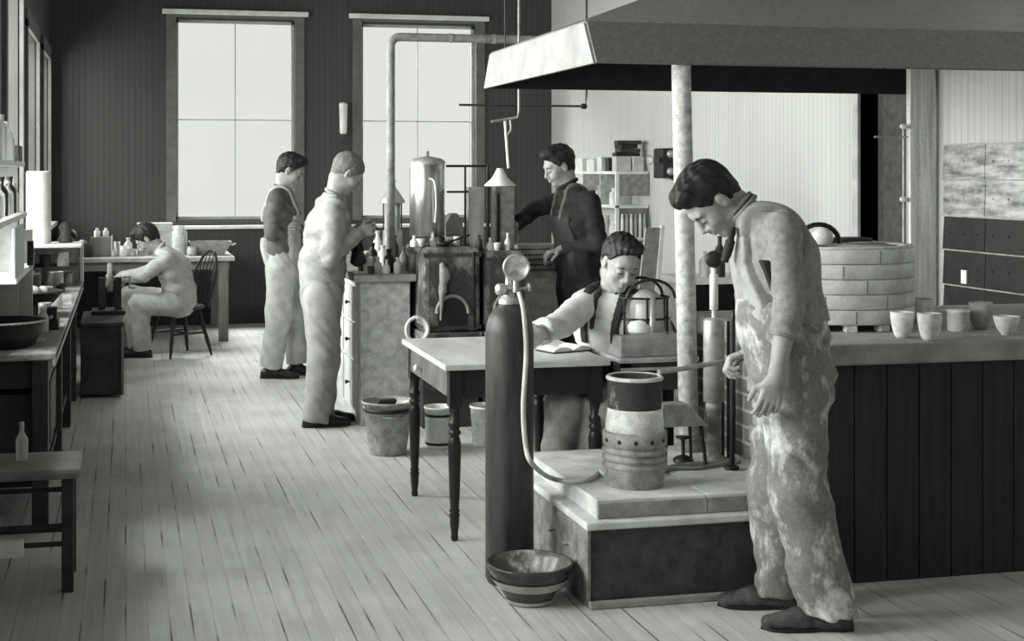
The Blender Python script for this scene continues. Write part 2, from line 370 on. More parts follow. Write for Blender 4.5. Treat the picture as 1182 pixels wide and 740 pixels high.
wall_with_holes('wall_right', 1, XR, .2, YN - .2, YB, [(7.26, 8.08, 0, 2.25)], M['wall_right'])
wall_with_holes('wall_near', 0, YN, -.2, XL - .36, XR + .2, [(.6, 2.0, 1.1, 3.1), (2.6, 4.0, 1.1, 3.1)], M['wall_near'])
# closet behind the dark doorway in the right wall
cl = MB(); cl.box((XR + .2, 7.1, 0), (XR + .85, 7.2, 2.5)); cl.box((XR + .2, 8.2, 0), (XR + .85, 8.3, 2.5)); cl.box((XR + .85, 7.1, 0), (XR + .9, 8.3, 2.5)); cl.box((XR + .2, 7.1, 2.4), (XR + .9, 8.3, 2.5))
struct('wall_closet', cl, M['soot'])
d = struct('door_1', MB().box((XR - .02, 8.08, 0), (XR + .2, 8.15, 2.32)).box((XR - .02, 7.26, 2.25), (XR + .2, 8.08, 2.32)), M['light_casing'])
door = MB().box((XR + .12, 7.27, .01), (XR + .16, 8.07, 2.24))
for z0, z1 in ((.15, .95), (1.1, 2.1)): door.box((XR + .105, 7.5, z0), (XR + .12, 7.98, z1), .01)
struct('door_leaf', door, M['face_dark'], d)
n = 0
for x0, x1, z0, z1 in BW:
    n += 1; w = .10
    f = MB(); f.box((x0 - w, YB - .03, z0 - .02), (x0, YB + .01, z1 + .02)); f.box((x1, YB - .03, z0 - .02), (x1 + w, YB + .01, z1 + .02))
    f.box((x0 - w, YB - .03, z1 + .02), (x1 + w, YB + .01, z1 + .05))
    e = struct('window_%d' % n, f, M['casing'])
    s = MB(); t = .028
    for a, b in ((x0, x0 + t), (x1 - t, x1)): s.box((a, YB + .07, z0), (b, YB + .11, z1))
    for a, b in ((z0, z0 + t), (z1 - t, z1)): s.box((x0, YB + .07, a), (x1, YB + .11, b))
    struct('window_sash', s, M['light_casing'], e)
    mid = (x0 + x1) / 2; zm = z0 + (z1 - z0) * .5
    struct('glazing_bar', MB().box((mid - .005, YB + .08, z0 + t), (mid + .005, YB + .10, z1 - t)).box((x0 + t, YB + .08, zm - .005), (x1 - t, YB + .10, zm + .005)), M['light_casing'], e)
    struct('window_glass', MB().box((x0 + t, YB + .088, z0 + t), (x1 - t, YB + .092, z1 - t)), M['glass'], e)
    struct('window_head', MB().box((x0 - w - .04, YB - .07, z1 + .05), (x1 + w + .04, YB, z1 + .10), .006), M['white'], e)
    struct('window_sill', MB().box((x0 - w - .05, YB - .09, z0 - .10), (x1 + w + .05, YB, z0 - .065), .006), M['white'], e)
for a, b in LW:
    n += 1; z0, z1 = LZ[0], LT.get(a, LZ[1]); w = .11
    f = MB(); f.box((XL - .01, a - w, z0 - .05), (XL + .03, a, z1 + .05)); f.box((XL - .01, b, z0 - .05), (XL + .03, b + w, z1 + .05)); f.box((XL - .01, a - w, z1), (XL + .03, b + w, z1 + .13))
    e = struct('window_%d' % n, f, M['casing'])
    s = MB(); t = .045; zm = (z0 + z1) / 2
    for p, q in ((a, a + t), (b - t, b)): s.box((XL - .32, p, z0), (XL - .27, q, z1))
    for p, q in ((z0, z0 + t), (zm - .02, zm + .02), (z1 - t, z1)): s.box((XL - .32, a + t, p), (XL - .27, b - t, q))
    s.box((XL - .31, (a + b) / 2 - .012, z0), (XL - .28, (a + b) / 2 + .012, z1))
    struct('window_sash', s, M['light_casing'], e)
    struct('window_glass', MB().box((XL - .298, a + t, z0 + t), (XL - .292, b - t, z1 - t)), M['glass'], e)
    struct('window_sill', MB().box((XL, a - w, z0 - .06), (XL + .09, b + w, z0 - .02), .005), M['light_casing'], e)
for x0, x1, z0, z1 in ((.6, 2.0, 1.1, 3.1), (2.6, 4.0, 1.1, 3.1)):
    n += 1; s = MB(); t = .05
    for p, q in ((x0, x0 + t), ((x0 + x1) / 2 - .015, (x0 + x1) / 2 + .015), (x1 - t, x1)): s.box((p, YN - .12, z0), (q, YN - .08, z1))
    for p, q in ((z0, z0 + t), (2.08, 2.12), (z1 - t, z1)): s.box((x0, YN - .12, p), (x1, YN - .08, q))
    struct('window_%d' % n, s, M['light_casing'])
struct('baseboard_back', MB().box((XL, YB - .025, 0), (XR, YB, .16), .004), M['dark'])
struct('baseboard_right', MB().box((XR - .025, 8.16, 0), (XR, YB, .16), .004), M['pale'])
struct('baseboard_left', MB().box((XL, YN, 0), (XL + .025, YB, .16), .004), M['dark'])

# sheet-iron cladding on the right wall behind the kiln
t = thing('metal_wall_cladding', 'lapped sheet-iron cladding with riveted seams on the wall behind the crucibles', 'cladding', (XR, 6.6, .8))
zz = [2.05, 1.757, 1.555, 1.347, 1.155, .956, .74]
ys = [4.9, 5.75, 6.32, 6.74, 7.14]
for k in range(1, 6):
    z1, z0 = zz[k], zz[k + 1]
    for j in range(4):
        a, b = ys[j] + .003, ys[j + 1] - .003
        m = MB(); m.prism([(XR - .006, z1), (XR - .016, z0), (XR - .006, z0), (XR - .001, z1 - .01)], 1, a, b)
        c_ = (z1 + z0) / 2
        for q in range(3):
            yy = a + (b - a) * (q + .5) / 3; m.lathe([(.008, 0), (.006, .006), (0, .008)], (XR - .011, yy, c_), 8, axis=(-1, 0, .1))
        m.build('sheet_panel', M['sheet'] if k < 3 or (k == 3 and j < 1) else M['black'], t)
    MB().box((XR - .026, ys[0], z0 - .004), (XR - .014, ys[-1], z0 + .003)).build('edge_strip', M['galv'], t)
p = W(1097, 320, 7.75)
MB().obox((XR - .018, p.y, p.z), (.008, .05, .075)).build('enamel_tag', M['white'], t)

# ================================================================ the hood, its pole and the wall post
h = thing('fume_hood', 'large galvanised sheet fume hood overhanging the brick kiln bench', 'hood', (3.2, 6.5, 2.06))
x0, x1, y0, y1, zb, zt = 1.95, XR - .01, 5.60, 7.45, 2.06, 2.245
def quadplate(mb, pts, th=.012):
    P = [Vector(p) for p in pts]; nn = (P[1] - P[0]).cross(P[3] - P[0]).normalized() * th
    m = len(P); mb.add(P + [p + nn for p in P], [tuple(range(m))[::-1], tuple(range(m, 2 * m))] + [(i, (i + 1) % m, m + (i + 1) % m, m + i) for i in range(m)])
R = 1.0; sl = .36; T0 = (x0, y0 + .13, zt); zr = zt + R * sl
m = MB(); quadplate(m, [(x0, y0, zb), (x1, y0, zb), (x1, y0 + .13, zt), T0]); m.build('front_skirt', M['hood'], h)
m = MB(); quadplate(m, [(x0, y1, zb), (x0, y0, zb), T0, (x0 + .02, y1 - .05, zt)]); m.build('side_skirt', M['hood_side'], h)  # side skirt paler than the front: window light put into its colour
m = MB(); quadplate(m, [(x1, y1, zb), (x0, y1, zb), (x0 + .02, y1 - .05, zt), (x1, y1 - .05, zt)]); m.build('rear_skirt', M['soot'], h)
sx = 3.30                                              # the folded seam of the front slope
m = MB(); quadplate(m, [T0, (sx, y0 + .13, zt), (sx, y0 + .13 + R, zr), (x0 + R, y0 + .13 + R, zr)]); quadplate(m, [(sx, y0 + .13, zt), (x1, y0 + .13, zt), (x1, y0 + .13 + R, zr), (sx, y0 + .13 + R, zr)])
m.build('front_slope', plain('galvanised slope sheet lightened', 0.30, 0.55, 0.10, 40), h)  # slope lightened, skirt darkened in colour to even out their light
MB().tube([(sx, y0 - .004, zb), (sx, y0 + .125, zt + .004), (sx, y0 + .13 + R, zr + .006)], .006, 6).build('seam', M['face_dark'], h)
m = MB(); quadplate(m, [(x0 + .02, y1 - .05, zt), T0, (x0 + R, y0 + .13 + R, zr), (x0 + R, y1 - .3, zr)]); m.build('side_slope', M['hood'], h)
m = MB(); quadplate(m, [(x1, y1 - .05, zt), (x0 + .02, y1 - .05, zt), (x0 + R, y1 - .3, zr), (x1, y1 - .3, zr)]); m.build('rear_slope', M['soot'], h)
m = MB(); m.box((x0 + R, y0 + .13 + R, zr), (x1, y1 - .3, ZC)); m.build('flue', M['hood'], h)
# soot lining under the slopes, the hood's inner shade also in its colour
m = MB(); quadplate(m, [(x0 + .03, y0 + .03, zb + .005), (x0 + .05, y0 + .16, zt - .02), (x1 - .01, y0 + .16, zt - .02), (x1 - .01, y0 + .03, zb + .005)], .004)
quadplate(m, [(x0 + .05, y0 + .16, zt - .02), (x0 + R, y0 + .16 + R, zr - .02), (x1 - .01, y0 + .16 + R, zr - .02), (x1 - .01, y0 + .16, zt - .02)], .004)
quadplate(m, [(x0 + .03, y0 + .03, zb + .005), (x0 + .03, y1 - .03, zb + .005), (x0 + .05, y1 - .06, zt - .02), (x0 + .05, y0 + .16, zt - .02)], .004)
m.build('soot_shade_lining', M['soot'], h)

X = atY(790.5, 5.66)
pl = thing('support_pole', 'pitted round iron pole rising from the cement plinth to the hood', 'pole', (X, 5.66, .385))
MB().tube([(X + .02, 5.66, .385), (X, 5.66, 1.3), (X - .018, 5.66, 2.09)], [.043, .043, .042], 24).build('shaft', M['pole'], pl)
MB().lathe([(.07, 0), (.07, .015), (.05, .03), (.048, .05)], (X + .02, 5.66, .385), 24).build('base_flange', M['drum'], pl)
tag(MB().box((4.41, 7.19, 0), (4.575, 7.235, 2.22), .006).build('wooden_post', M['post']), 'streaky pale wooden post standing behind the round kiln under the hood', 'post')
p = W(1046, 150, 7.9)
b = thing('valve_rod', 'thin iron valve rod with small taps fixed to the pale wooden post', 'valve', (4.39, 7.2, 1.3))
q = MB(); q.rod((4.385, 7.22, 1.86), (4.385, 7.22, 0), .006); q.rod((4.20, 7.22, 1.80), (4.41, 7.22, 1.80), .006); q.build('rod', M['galv'], b)
for z in (1.86, 1.44): MB().lathe([(.008, -.022), (.014, -.015), (.014, .015), (.008, .022)], (4.375, 7.2, z), 12, axis=(1, 0, 0)).build('tap', M['white'], b)

# ================================================================ kiln bench (counter) and plinth
XK, YK, YKB = 2.62, 4.86, 6.2
k = thing('kiln_bench', 'long masonry kiln bench with dark plank front under the hood', 'counter', (3.6, 5.5, 0))
m = MB(); m.box((XK + .01, YK + .08, .03), (XR - .03, YKB - .02, .85)); m.build('core', M['brick'], k)
m = MB(); q = XK
while q < XR - .02:
    m.box((q + .001, YK + .03, .0), (min(q + .14, XR - .01) - .003, YK + .08, .85), .003); q += .14
m.build('front_boards', M['plank_dark'], k)
MB().box((XK - .03, YK, .85), (XR - .03, YKB, .932), .01).build('slab_top', plain('grey hearth slab', 0.30, 0.85, 0.3, 6, bump=0.25), k)
pt = thing('furnace_plinth', 'low stepped cement plinth carrying the ribbed pot furnace', 'plinth', (2.1, 5.3, 0))
MB().box((1.662, 4.835, 0), (2.55, 5.775, .285)).build('body', M['face_dark'], pt)  # dark iron front, with the face's shade also in its colour
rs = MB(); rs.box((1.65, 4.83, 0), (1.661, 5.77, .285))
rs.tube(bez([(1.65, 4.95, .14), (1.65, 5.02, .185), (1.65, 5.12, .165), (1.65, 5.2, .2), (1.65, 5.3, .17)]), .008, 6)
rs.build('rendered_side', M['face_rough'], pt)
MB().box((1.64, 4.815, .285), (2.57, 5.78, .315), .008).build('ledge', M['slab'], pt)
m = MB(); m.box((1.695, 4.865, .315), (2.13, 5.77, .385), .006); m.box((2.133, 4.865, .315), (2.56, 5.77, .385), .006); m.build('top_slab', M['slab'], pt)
m = MB(); m.box((1.70, 4.858, .318), (2.13, 4.865, .372)); m.box((2.133, 4.858, .318), (2.55, 4.865, .372)); m.build('slab_front', M['slab_edge'], pt)  # front plates darker than the top, their shade put into the colour
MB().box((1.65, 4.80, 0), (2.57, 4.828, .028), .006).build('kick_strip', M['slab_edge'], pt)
# loose bricks against the kiln bench
for i in range(6):
    o = MB().obox((2.50 - .008 * (i % 2), 5.02 + .015 * (i % 3), .385 + .033 + .0665 * i), (.11, .215, .063), rz=.06 * ((i * 7) % 3 - 1), bev=.006).build('brick', M['firebrick'])
    tag(o, 'pale-edged brick stacked against the kiln bench behind the leaning man, %s' % ['lowest of its stack', 'second from the bottom', 'third from the bottom', 'third from the top', 'second from the top', 'topmost of its stack'][i], 'brick', 'bricks stacked on the plinth')

# round kiln
kc = Vector((3.01, 5.56, .932))
t = thing('round_kiln', 'squat round fireclay kiln on little feet on the bench slab', 'kiln', kc)
for i in range(5):
    z = .03 + i * .063
    m = MB().lathe([(.30, z + .001), (.3585, z + .001), (.361, z + .005), (.362, z + .03), (.361, z + .057), (.3575, z + .0615), (.30, z + .0615)], kc, 56, cap=False)
    m.build('ring_course', M['kiln'], t)
for i, a in enumerate((-1.75, -1.35, -1.62, -1.9, -1.45, -1.2, -2.1)):
    z = .03 + (i % 5) * .063; MB().obox((kc.x + .3605 * math.cos(a), kc.y + .3605 * math.sin(a), kc.z + z + .031), (.004, .005, .052), rz=a).build('joint_crack', M['mid'], t)
MB().lathe([(.33, .345), (.352, .345), (.352, .352), (.31, .352), (.30, .345)], kc, 56, cap=False).build('rim', M['clay'], t)
MB().lathe([(.30, .30), (0, .302)], kc, 40).build('kiln_bed', M['face_dark'], t)
for i in range(14):
    a = i * math.pi * 2 / 14; MB().obox((kc.x + .325 * math.cos(a), kc.y + .325 * math.sin(a), kc.z + .0155), (.05, .05, .031), rz=a, bev=.005).build('foot', M['clay'], t)
q = W(965, 283, 5.95); zt_ = kc.z + .352
o = thing('kiln_lid_hoop', 'dark arched iron lid hoop over a white clay lump on the round kiln rim', 'hoop', (q.x - .02, kc.y, zt_))  # the kiln's lid, built as an arched hoop with a clay lump
m = MB().tube([(q.x - .12 + .1 * (1 - math.cos(a)), kc.y - .02, zt_ + .085 * math.sin(a)) for a in [i * math.pi / 12 for i in range(13)]], .011, 10); m.build('hoop', M['black'], o)
MB().lathe([(.04, 0), (.048, .02), (.045, .05), (.02, .07), (0, .072)], (q.x - .02, kc.y - .05, zt_), 16).build('clay_lump', M['clay'], o)
tag(MB().obox((q.x + .13, kc.y + .09, zt_ + .012), (.28, .12, .018), rz=.05, bev=.004).build('iron_plate', M['dark']), 'thin flat iron plate lying across the rim of the round kiln', 'plate')

# pots on the slab
def cup(name, px, py, wpx, hpx, mat, label, shape='crucible', group=None, Zc=None):
    c = G(px, py, .932) if Zc is None else W(px, py, Zc); c.z = .932
    zc = c.dot(FW) ; s = zc / FPX; r = wpx * s / 2; hh = hpx * s; c = c + FW * r * .8; c.z = .932
    if shape == 'crucible': pr = [(r * .0, 0), (r * .5, 0), (r * .68, hh * .12), (r * .86, hh * .4), (r * .97, hh * .75), (r, hh), (r * .88, hh), (r * .82, hh * .7), (r * .6, hh * .2), (0, hh * .12)]
    elif shape == 'bowl': pr = [(0, 0), (r * .42, 0), (r * .45, hh * .08), (r * .75, hh * .35), (r * .96, hh * .8), (r, hh), (r * .9, hh), (r * .82, hh * .7), (r * .5, hh * .25), (0, hh * .15)]
    elif shape == 'ring': pr = [(0, 0), (r * .93, 0), (r, hh * .1), (r, hh * .92), (r * .96, hh), (r * .84, hh), (r * .8, hh * .75), (0, hh * .7)]
    elif shape == 'jar': pr = [(0, 0), (r * .97, 0), (r, hh * .05), (r, hh * .84), (r * 1.08, hh * .86), (r * 1.08, hh * .97), (r * 1.02, hh), (0, hh)]
    return tag(MB().lathe(pr, c, 32).build(name, mat), label, 'pot', group)
cup('crucible', 1045, 391, 27, 30, M['clay'], 'off-white tapered crucible at the kiln foot, the first one right of the kiln', 'crucible', 'crucibles on the bench slab')
cup('crucible', 1077, 394.5, 28, 32, M['clay'], 'off-white tapered crucible in front of the low white sagger', 'crucible', 'crucibles on the bench slab')
cup('sagger', 1063, 372, 38, 26, M['clay'], 'low wide white clay sagger behind the two pale crucibles', 'ring')
cup('lidded_jar', 1109.5, 383, 24, 25, M['clay'], 'small white square-sided clay jar with overhanging lid', 'jar')
cup('clay_pot', 1136, 381, 27, 31, M['clay_grey'], 'grey straight clay pot standing beside the small white jar', 'crucible')
cup('clay_bowl', 1167, 388, 30, 22, M['clay'], 'small rounded white clay bowl at the far end of the pots', 'bowl')

# ================================================================ pot furnace on the plinth
fc = Vector((atY(732.5, 5.08), 5.08, .385))
t = thing('pot_furnace', 'ribbed iron pot furnace with a scorched crucible luted on top', 'furnace', fc)
prof = [(.108, 0), (.112, .005), (.112, .06), (.116, .065)]
for zc_ in (.082, .11, .138): prof += [(.113, zc_ - .013), (.126, zc_ - .005), (.126, zc_ + .005), (.113, zc_ + .013)]
prof += [(.118, .155), (.124, .16), (.124, .208), (.118, .214), (.10, .214)]
MB().lathe(prof, fc, 48).build('drum', M['drum'], t)
for i in range(12):
    a = i * math.pi / 6 + .2; MB().lathe([(.008, 0), (.008, .003), (0, .003)], (fc.x + .1235 * math.cos(a), fc.y + .1235 * math.sin(a), fc.z + .183), 10, axis=(math.cos(a), math.sin(a), 0)).build('vent_hole', M['black'], t)
MB().lathe([(.105, .20), (.113, .215), (.112, .25), (.106, .285), (.104, .30), (.09, .30)], fc, 40, cap=False).build('luting', M['plaster'], t)
MB().lathe([(.098, .29), (.104, .30), (.105, .405), (.108, .408), (.109, .418), (.105, .422), (.094, .42), (.092, .35), (0, .34)], fc, 40).build('crucible_pot', M['crucible'], t)
MB().lathe([(.1065, .409), (.1105, .411), (.1105, .419), (.1065, .4235), (.095, .4235), (.0945, .415)], fc, 40, cap=False).build('rim', M['clay'], t)
# burner pipe with its stand pipe
za = .818
t = thing('burner_pipe', 'thin iron burner pipe running level from the furnace to the upright valve pipe', 'pipe', (atY(846, 5.2), 5.25, .385))
xv = atY(846, 5.25)
m = MB().tube([(fc.x + .10, fc.y, za), (fc.x + .2, fc.y + .05, za), (xv, 5.25, za + .012)], .010, 10); m.build('level_pipe', M['galv'], t)
m = MB().tube(bez([(xv - .005, 5.25, .386), (xv, 5.25, .6), (xv, 5.25, .98), (xv + .015, 5.25, 1.02), (xv + .05, 5.25, 1.02)]), .011, 10); m.build('upright_pipe', M['black'], t)
MB().lathe([(.012, -.02), (.022, -.015), (.022, .015), (.012, .02)], (xv, 5.25, za + .012), 14).build('valve_body', M['galv'], t)
MB().tube([(xv, 5.235, za + .012), (xv - .03, 5.20, za + .03), (xv - .055, 5.2, za + .01)], [.008, .010, .007], 8).build('valve_lever', M['black'], t)
MB().lathe([(.03, 0), (.03, .012), (.014, .02)], (xv - .005, 5.25, .385), 16).build('base_flange', M['black'], t)
# upright air cylinder
xc = atY(824, 5.45)
t = thing('air_pump', 'upright grey air cylinder on a thin stem with a black gauge on top', 'pump', (xc, 5.45, .385))
z = .385
MB().lathe([(.05, 0), (.05, .012), (.03, .02), (.028, .2), (.034, .205), (.034, .235), (.028, .24)], (xc, 5.45, z), 24).build('stem', M['drum'], t)
MB().lathe([(.02, .235), (.044, .245), (.044, .585), (.040, .592), (.012, .60)], (xc, 5.45, z), 28).build('barrel', M['galv'], t)
MB().lathe([(.009, .595), (.009, .63), (.018, .632), (.018, .78), (.010, .785), (.010, .82)], (xc, 5.45, z), 20).build('piston_rod', M['white'], t)
MB().lathe([(.0, -.016), (.030, -.016), (.036, -.01), (.036, .01), (.030, .016), (0, .016)], (xc - .005, 5.44, z + .845), 24, axis=(-.3, -1, 0)).build('gauge', M['black'], t)
for dx in (.05, .075): MB().rod((xc + dx, 5.47, z), (xc + dx, 5.47, z + .58), .007).build('side_rod', M['dark'], t)
# small stand with a sloping iron cap
xs = atY(787, 5.42)
t = thing('burner_stand', 'small iron stand with a sloping trapezoid cap in front of the pole', 'stand', (xs, 5.42, .385))
m = MB(); z = .385
b4 = [(xs - .115, 5.34), (xs + .085, 5.34), (xs + .085, 5.50), (xs - .115, 5.50)]; t4 = [(xs - .10, 5.38), (xs + .01, 5.38), (xs + .01, 5.46), (xs - .10, 5.46)]
m.add([(x, y, z + .165) for x, y in b4] + [(x, y, z + .25) for x, y in t4], [(0, 3, 2, 1), (4, 5, 6, 7), (0, 1, 5, 4), (1, 2, 6, 5), (2, 3, 7, 6), (3, 0, 4, 7)])
m.build('sloping_cap', M['drum'], t)
for a, b_ in (((xs - .09, 5.36), (xs - .105, 5.345)), ((xs + .06, 5.36), (xs + .075, 5.345)), ((xs - .09, 5.48), (xs - .105, 5.50)), ((xs + .06, 5.48), (xs + .075, 5.50))):
    MB().rod((b_[0], b_[1], z), (a[0], a[1], z + .17), .007).build('leg', M['black'], t)
MB().lathe([(.042, 0), (.042, .012), (.03, .022), (.008, .03), (.008, .09), (.014, .095), (.03, .10), (.03, .107), (0, .107)], (xs + .01, 5.43, z), 20).build('burner', M['black'], t)

# ================================================================ gas bottle with hose, striped bowl
cc = Vector((1.462, 5.22, 0)); r = .0945
t = thing('gas_cylinder', 'tall dark steel gas cylinder with a round gauge beside the plinth', 'gas cylinder', cc)
MB().lathe([(r * .9, 0), (r, .02), (r, .97), (r * .97, 1.0), (r * .85, 1.035), (r * .66, 1.062), (r * .45, 1.078), (r * .43, 1.085)], cc, 48).build('bottle', M['cyl'], t)
MB().lathe([(.041, 0), (.041, .018), (.034, .022), (.03, .03)], cc + Vector((-.002, 0, 1.084)), 24).build('neck_ring', M['galv'], t)
m = MB(); m.lathe([(.022, 0), (.022, .02), (.013, .024), (.013, .10), (.02, .105), (.02, .125), (.01, .13)], cc + Vector((-.004, 0, 1.112)), 18); m.rod(cc + Vector((-.04, -.01, 1.145)), cc + Vector((.03, -.015, 1.145)), .010); m.build('valve', M['nickel'], t)
MB().lathe([(.017, -.03), (.025, -.02), (.025, 0), (.017, .012)], cc + Vector((-.035, -.005, 1.15)), 16).build('side_union', M['nickel'], t)
g = MB().lathe([(0, -.018), (.046, -.018), (.053, -.010), (.053, .012), (.049, .018), (.045, .014), (0, .014)], cc + Vector((.018, -.035, 1.228)), 36, axis=(-.25, -1, .02)).build('gauge', M['nickel'], t)
m = MB(); m.rod(cc + Vector((.018, -.03, 1.18)), cc + Vector((.016, -.03, 1.13)), .012); m.rod(cc + Vector((.016, -.03, 1.14)), cc + Vector((.075, -.03, 1.15)), .006); m.lathe([(.006, -.006), (.017, -.005), (.017, .005), (.006, .006)], cc + Vector((.072, -.03, 1.15)), 14, axis=(1, 0, .1)); m.build('regulator', M['galv'], t)
hp = [cc + Vector((.026, -.045, 1.13)), cc + Vector((.030, -.095, 1.06)), cc + Vector((.036, -.108, .9)), W(604, 470, 5.21), W(607, 515, 5.20), W(614, 535, 5.17)]
hp2 = [G(634, 551, .394), G(660, 556, .394), G(682, 553, .394), G(692, 544, .396)]
tag(MB().tube(bez(hp + hp2 + [Vector((fc.x - .108, fc.y + .03, .42))], 8), .0095, 12).build('rubber_hose', M['hose']), 'pale rubber hose hanging from the gas cylinder and curling over the plinth to the furnace', 'hose')
for i, (o1, lb) in enumerate((((0, 0), 'nearer'), ((.03, .05), 'farther'))):
    a = Vector((fc.x + .13, fc.y + .10 + o1[0], .394)); hh = bez([a, a + Vector((.1, .1, 0)), a + Vector((.22, .09 + o1[1], 0)), a + Vector((.36, .15, 0)), (2.49, 5.34 + o1[1], .394)], 6)
    tag(MB().tube(hh, .008, 8).build('rubber_hose', M['galv']), 'dark hose lying flat on the plinth behind the furnace, the %s of two' % lb, 'hose', 'hoses on the plinth')

bc = G(611, 694, 0)
t = thing('mixing_bowl', 'big flared stoneware bowl with a pale band on the floor beside the gas cylinder', 'bowl', bc)
MB().lathe([(0, .0), (.075, 0), (.085, .008), (.088, .02), (.11, .05), (.135, .085), (.150, .118), (.156, .128), (.163, .140), (.160, .150), (.154, .150)], bc, 56, cap=False).build('shell', M['ceramic'], t)
MB().lathe([(.119, .0605), (.1375, .0835), (.144, .094)], bc, 56, cap=False).build('glazed_band', M['ceramic_band'], t)
MB().lathe([(.087, .004), (.0905, .012), (.0905, .018)], bc, 56, cap=False).build('foot_ring', M['ceramic_band'], t)
MB().lathe([(.157, .149), (.152, .149), (.142, .128), (.12, .085), (.08, .03), (0, .018)], bc, 56, cap=False).build('inside_glaze', M['ceramic_in'], t)

# ================================================================ dark table with turned legs
t = thing('work_table', 'dark turned-leg table with a pale scrubbed top behind the gas cylinder', 'table', (1.72, 6.26, 0))
TX0, TX1, TY0, TY1, TZ = 1.335, 2.085, 5.79, 6.75, .77
MB().box((TX0, TY0, TZ - .026), (TX1, TY1, TZ), .004).build('tabletop', M['table_top'], t)
MB().box((TX0 + .05, TY0 + .04, TZ - .15), (TX1 - .05, TY0 + .06, TZ - .026)).build('apron', M['table_wood'], t)
MB().box((TX0 + .05, TY1 - .06, TZ - .15), (TX1 - .05, TY1 - .04, TZ - .026)).build('apron', M['table_wood'], t)
MB().box((TX0 + .03, TY0 + .06, TZ - .15), (TX0 + .05, TY1 - .06, TZ - .026)).build('apron', M['apron'], t)  # side aprons lighter than the front, side light put into their colour
MB().box((TX1 - .05, TY0 + .06, TZ - .15), (TX1 - .03, TY1 - .06, TZ - .026)).build('apron', M['apron'], t)
for x in (TX0 + .055, TX1 - .055):
    for y in (TY0 + .055, TY1 - .055):
        m = MB().box((x - .028, y - .028, TZ - .19), (x + .028, y + .028, TZ - .026), .003)
        m.lathe([(.013, 0), (.017, .012), (.015, .03), (.021, .075), (.021, .10), (.024, .115), (.018, .122), (.024, .13), (.019, .14), (.023, .20), (.028, .36), (.0285, .42), (.024, .445), (.019, .455), (.027, .463), (.027, .473), (.019, .482), (.0275, .50), (.0275, .515), (.019, .525), (.026, .58)], (x, y, 0), 20)
        m.build('leg', M['table_wood'], t)
MB().lathe([(.006, 0), (.006, .015), (.016, .02), (.018, .03), (.010, .036), (0, .037)], (TX0 + .03, 6.42, TZ - .10), 14, axis=(-1, 0, 0)).build('drawer_knob', M['white'], t)
# open notebook
nb = W(652, 397, 6.42); nb.z = TZ
t = thing('notebook', 'open notebook with curling white pages lying on the pale table top', 'book', nb, .35)
MB().box((-.12, -.07, 0), (.12, .07, .006), .002).build('cover', M['black'], t, True)
def pagecurve(x): return .008 + .018 * math.sin(min(1, abs(x) / .115) * math.pi) ** .8
m = MB(); xs_ = [(-.115 + .23 * i / 24) for i in range(25)]
m.add([(x, y, pagecurve(x) if k else .006) for k in (0, 1) for y in (-.065, .065) for x in xs_], [(50 + i, 50 + i + 1, 75 + i + 1, 75 + i) for i in range(24)] + [(i, 50 + i, 50 + i + 1, i + 1)[::-1] for i in range(24)] + [(25 + i, 75 + i, 75 + i + 1, 25 + i + 1) for i in range(24)])
m.build('pages', M['paper'], t, True)

# side table + caged apparatus
sx0, sx1 = 2.16, 2.50
t = thing('side_table', 'narrow dark stand with pale edge strips carrying the caged glass apparatus', 'table', (2.33, 6.0, 0))
MB().box((sx0 - .02, 5.83, .745), (sx1 + .02, 6.13, .765), .003).build('tabletop', M['pale'], t)
MB().box((sx0, 5.85, .62), (sx1, 5.87, .745)).build('front_apron', M['dark'], t)
MB().box((sx0 - .01, 5.84, .71), (sx1 + .01, 5.85, .722)).build('edge_strip', M['pale'], t)
for x in (sx0 + .02, sx1 - .02):
    for y in (5.87, 6.10): MB().box((x - .02, y - .02, 0), (x + .02, y + .02, .745)).build('leg', M['dark'], t)
ax = atY(744, 5.98); z = .765
t = thing('glass_apparatus', 'arched wire-framed glass apparatus on a grey metal box', 'apparatus', (ax, 5.98, z))
MB().box((ax - .155, 5.87, z), (ax + .155, 6.09, z + .095), .006).build('metal_box', M['galv'], t)
z += .095
MB().lathe([(.10, 0), (.10, .012), (.085, .014), (.08, .05), (.078, .13), (.06, .175), (.03, .20), (0, .205)], (ax + .01, 5.98, z), 28).build('glass_bell', M['clear'], t)
for i in range(6):
    a = i * math.pi / 3 + .35; p0 = Vector((ax + .115 * math.cos(a), 5.98 + .085 * math.sin(a), z)); MB().rod(p0, p0 + Vector((0, 0, .165)), .0055).build('upright', M['black'], t)
for zz_ in (.07, .165):
    MB().tube([(ax + .115 * math.cos(a), 5.98 + .085 * math.sin(a), z + zz_) for a in [k * math.pi / 12 for k in range(25)]], .005, 8).build('hoop', M['black'], t)
for yy, rr in ((5.90, .115), (6.05, .115)):
    MB().tube([(ax + rr * math.cos(a), yy, z + .165 + .085 * math.sin(a)) for a in [k * math.pi / 14 for k in range(15)]], .007, 8).build('arch', M['black'], t)
MB().lathe([(.016, 0), (.016, .17), (.0, .17)], (ax + .005, 5.9, z + .005), 16).build('center_tube', M['tin'], t)
MB().lathe([(.05, .012), (.055, .04), (.03, .07), (0, .07)], (ax - .045, 5.93, z), 18).build('dish', M['white'], t)
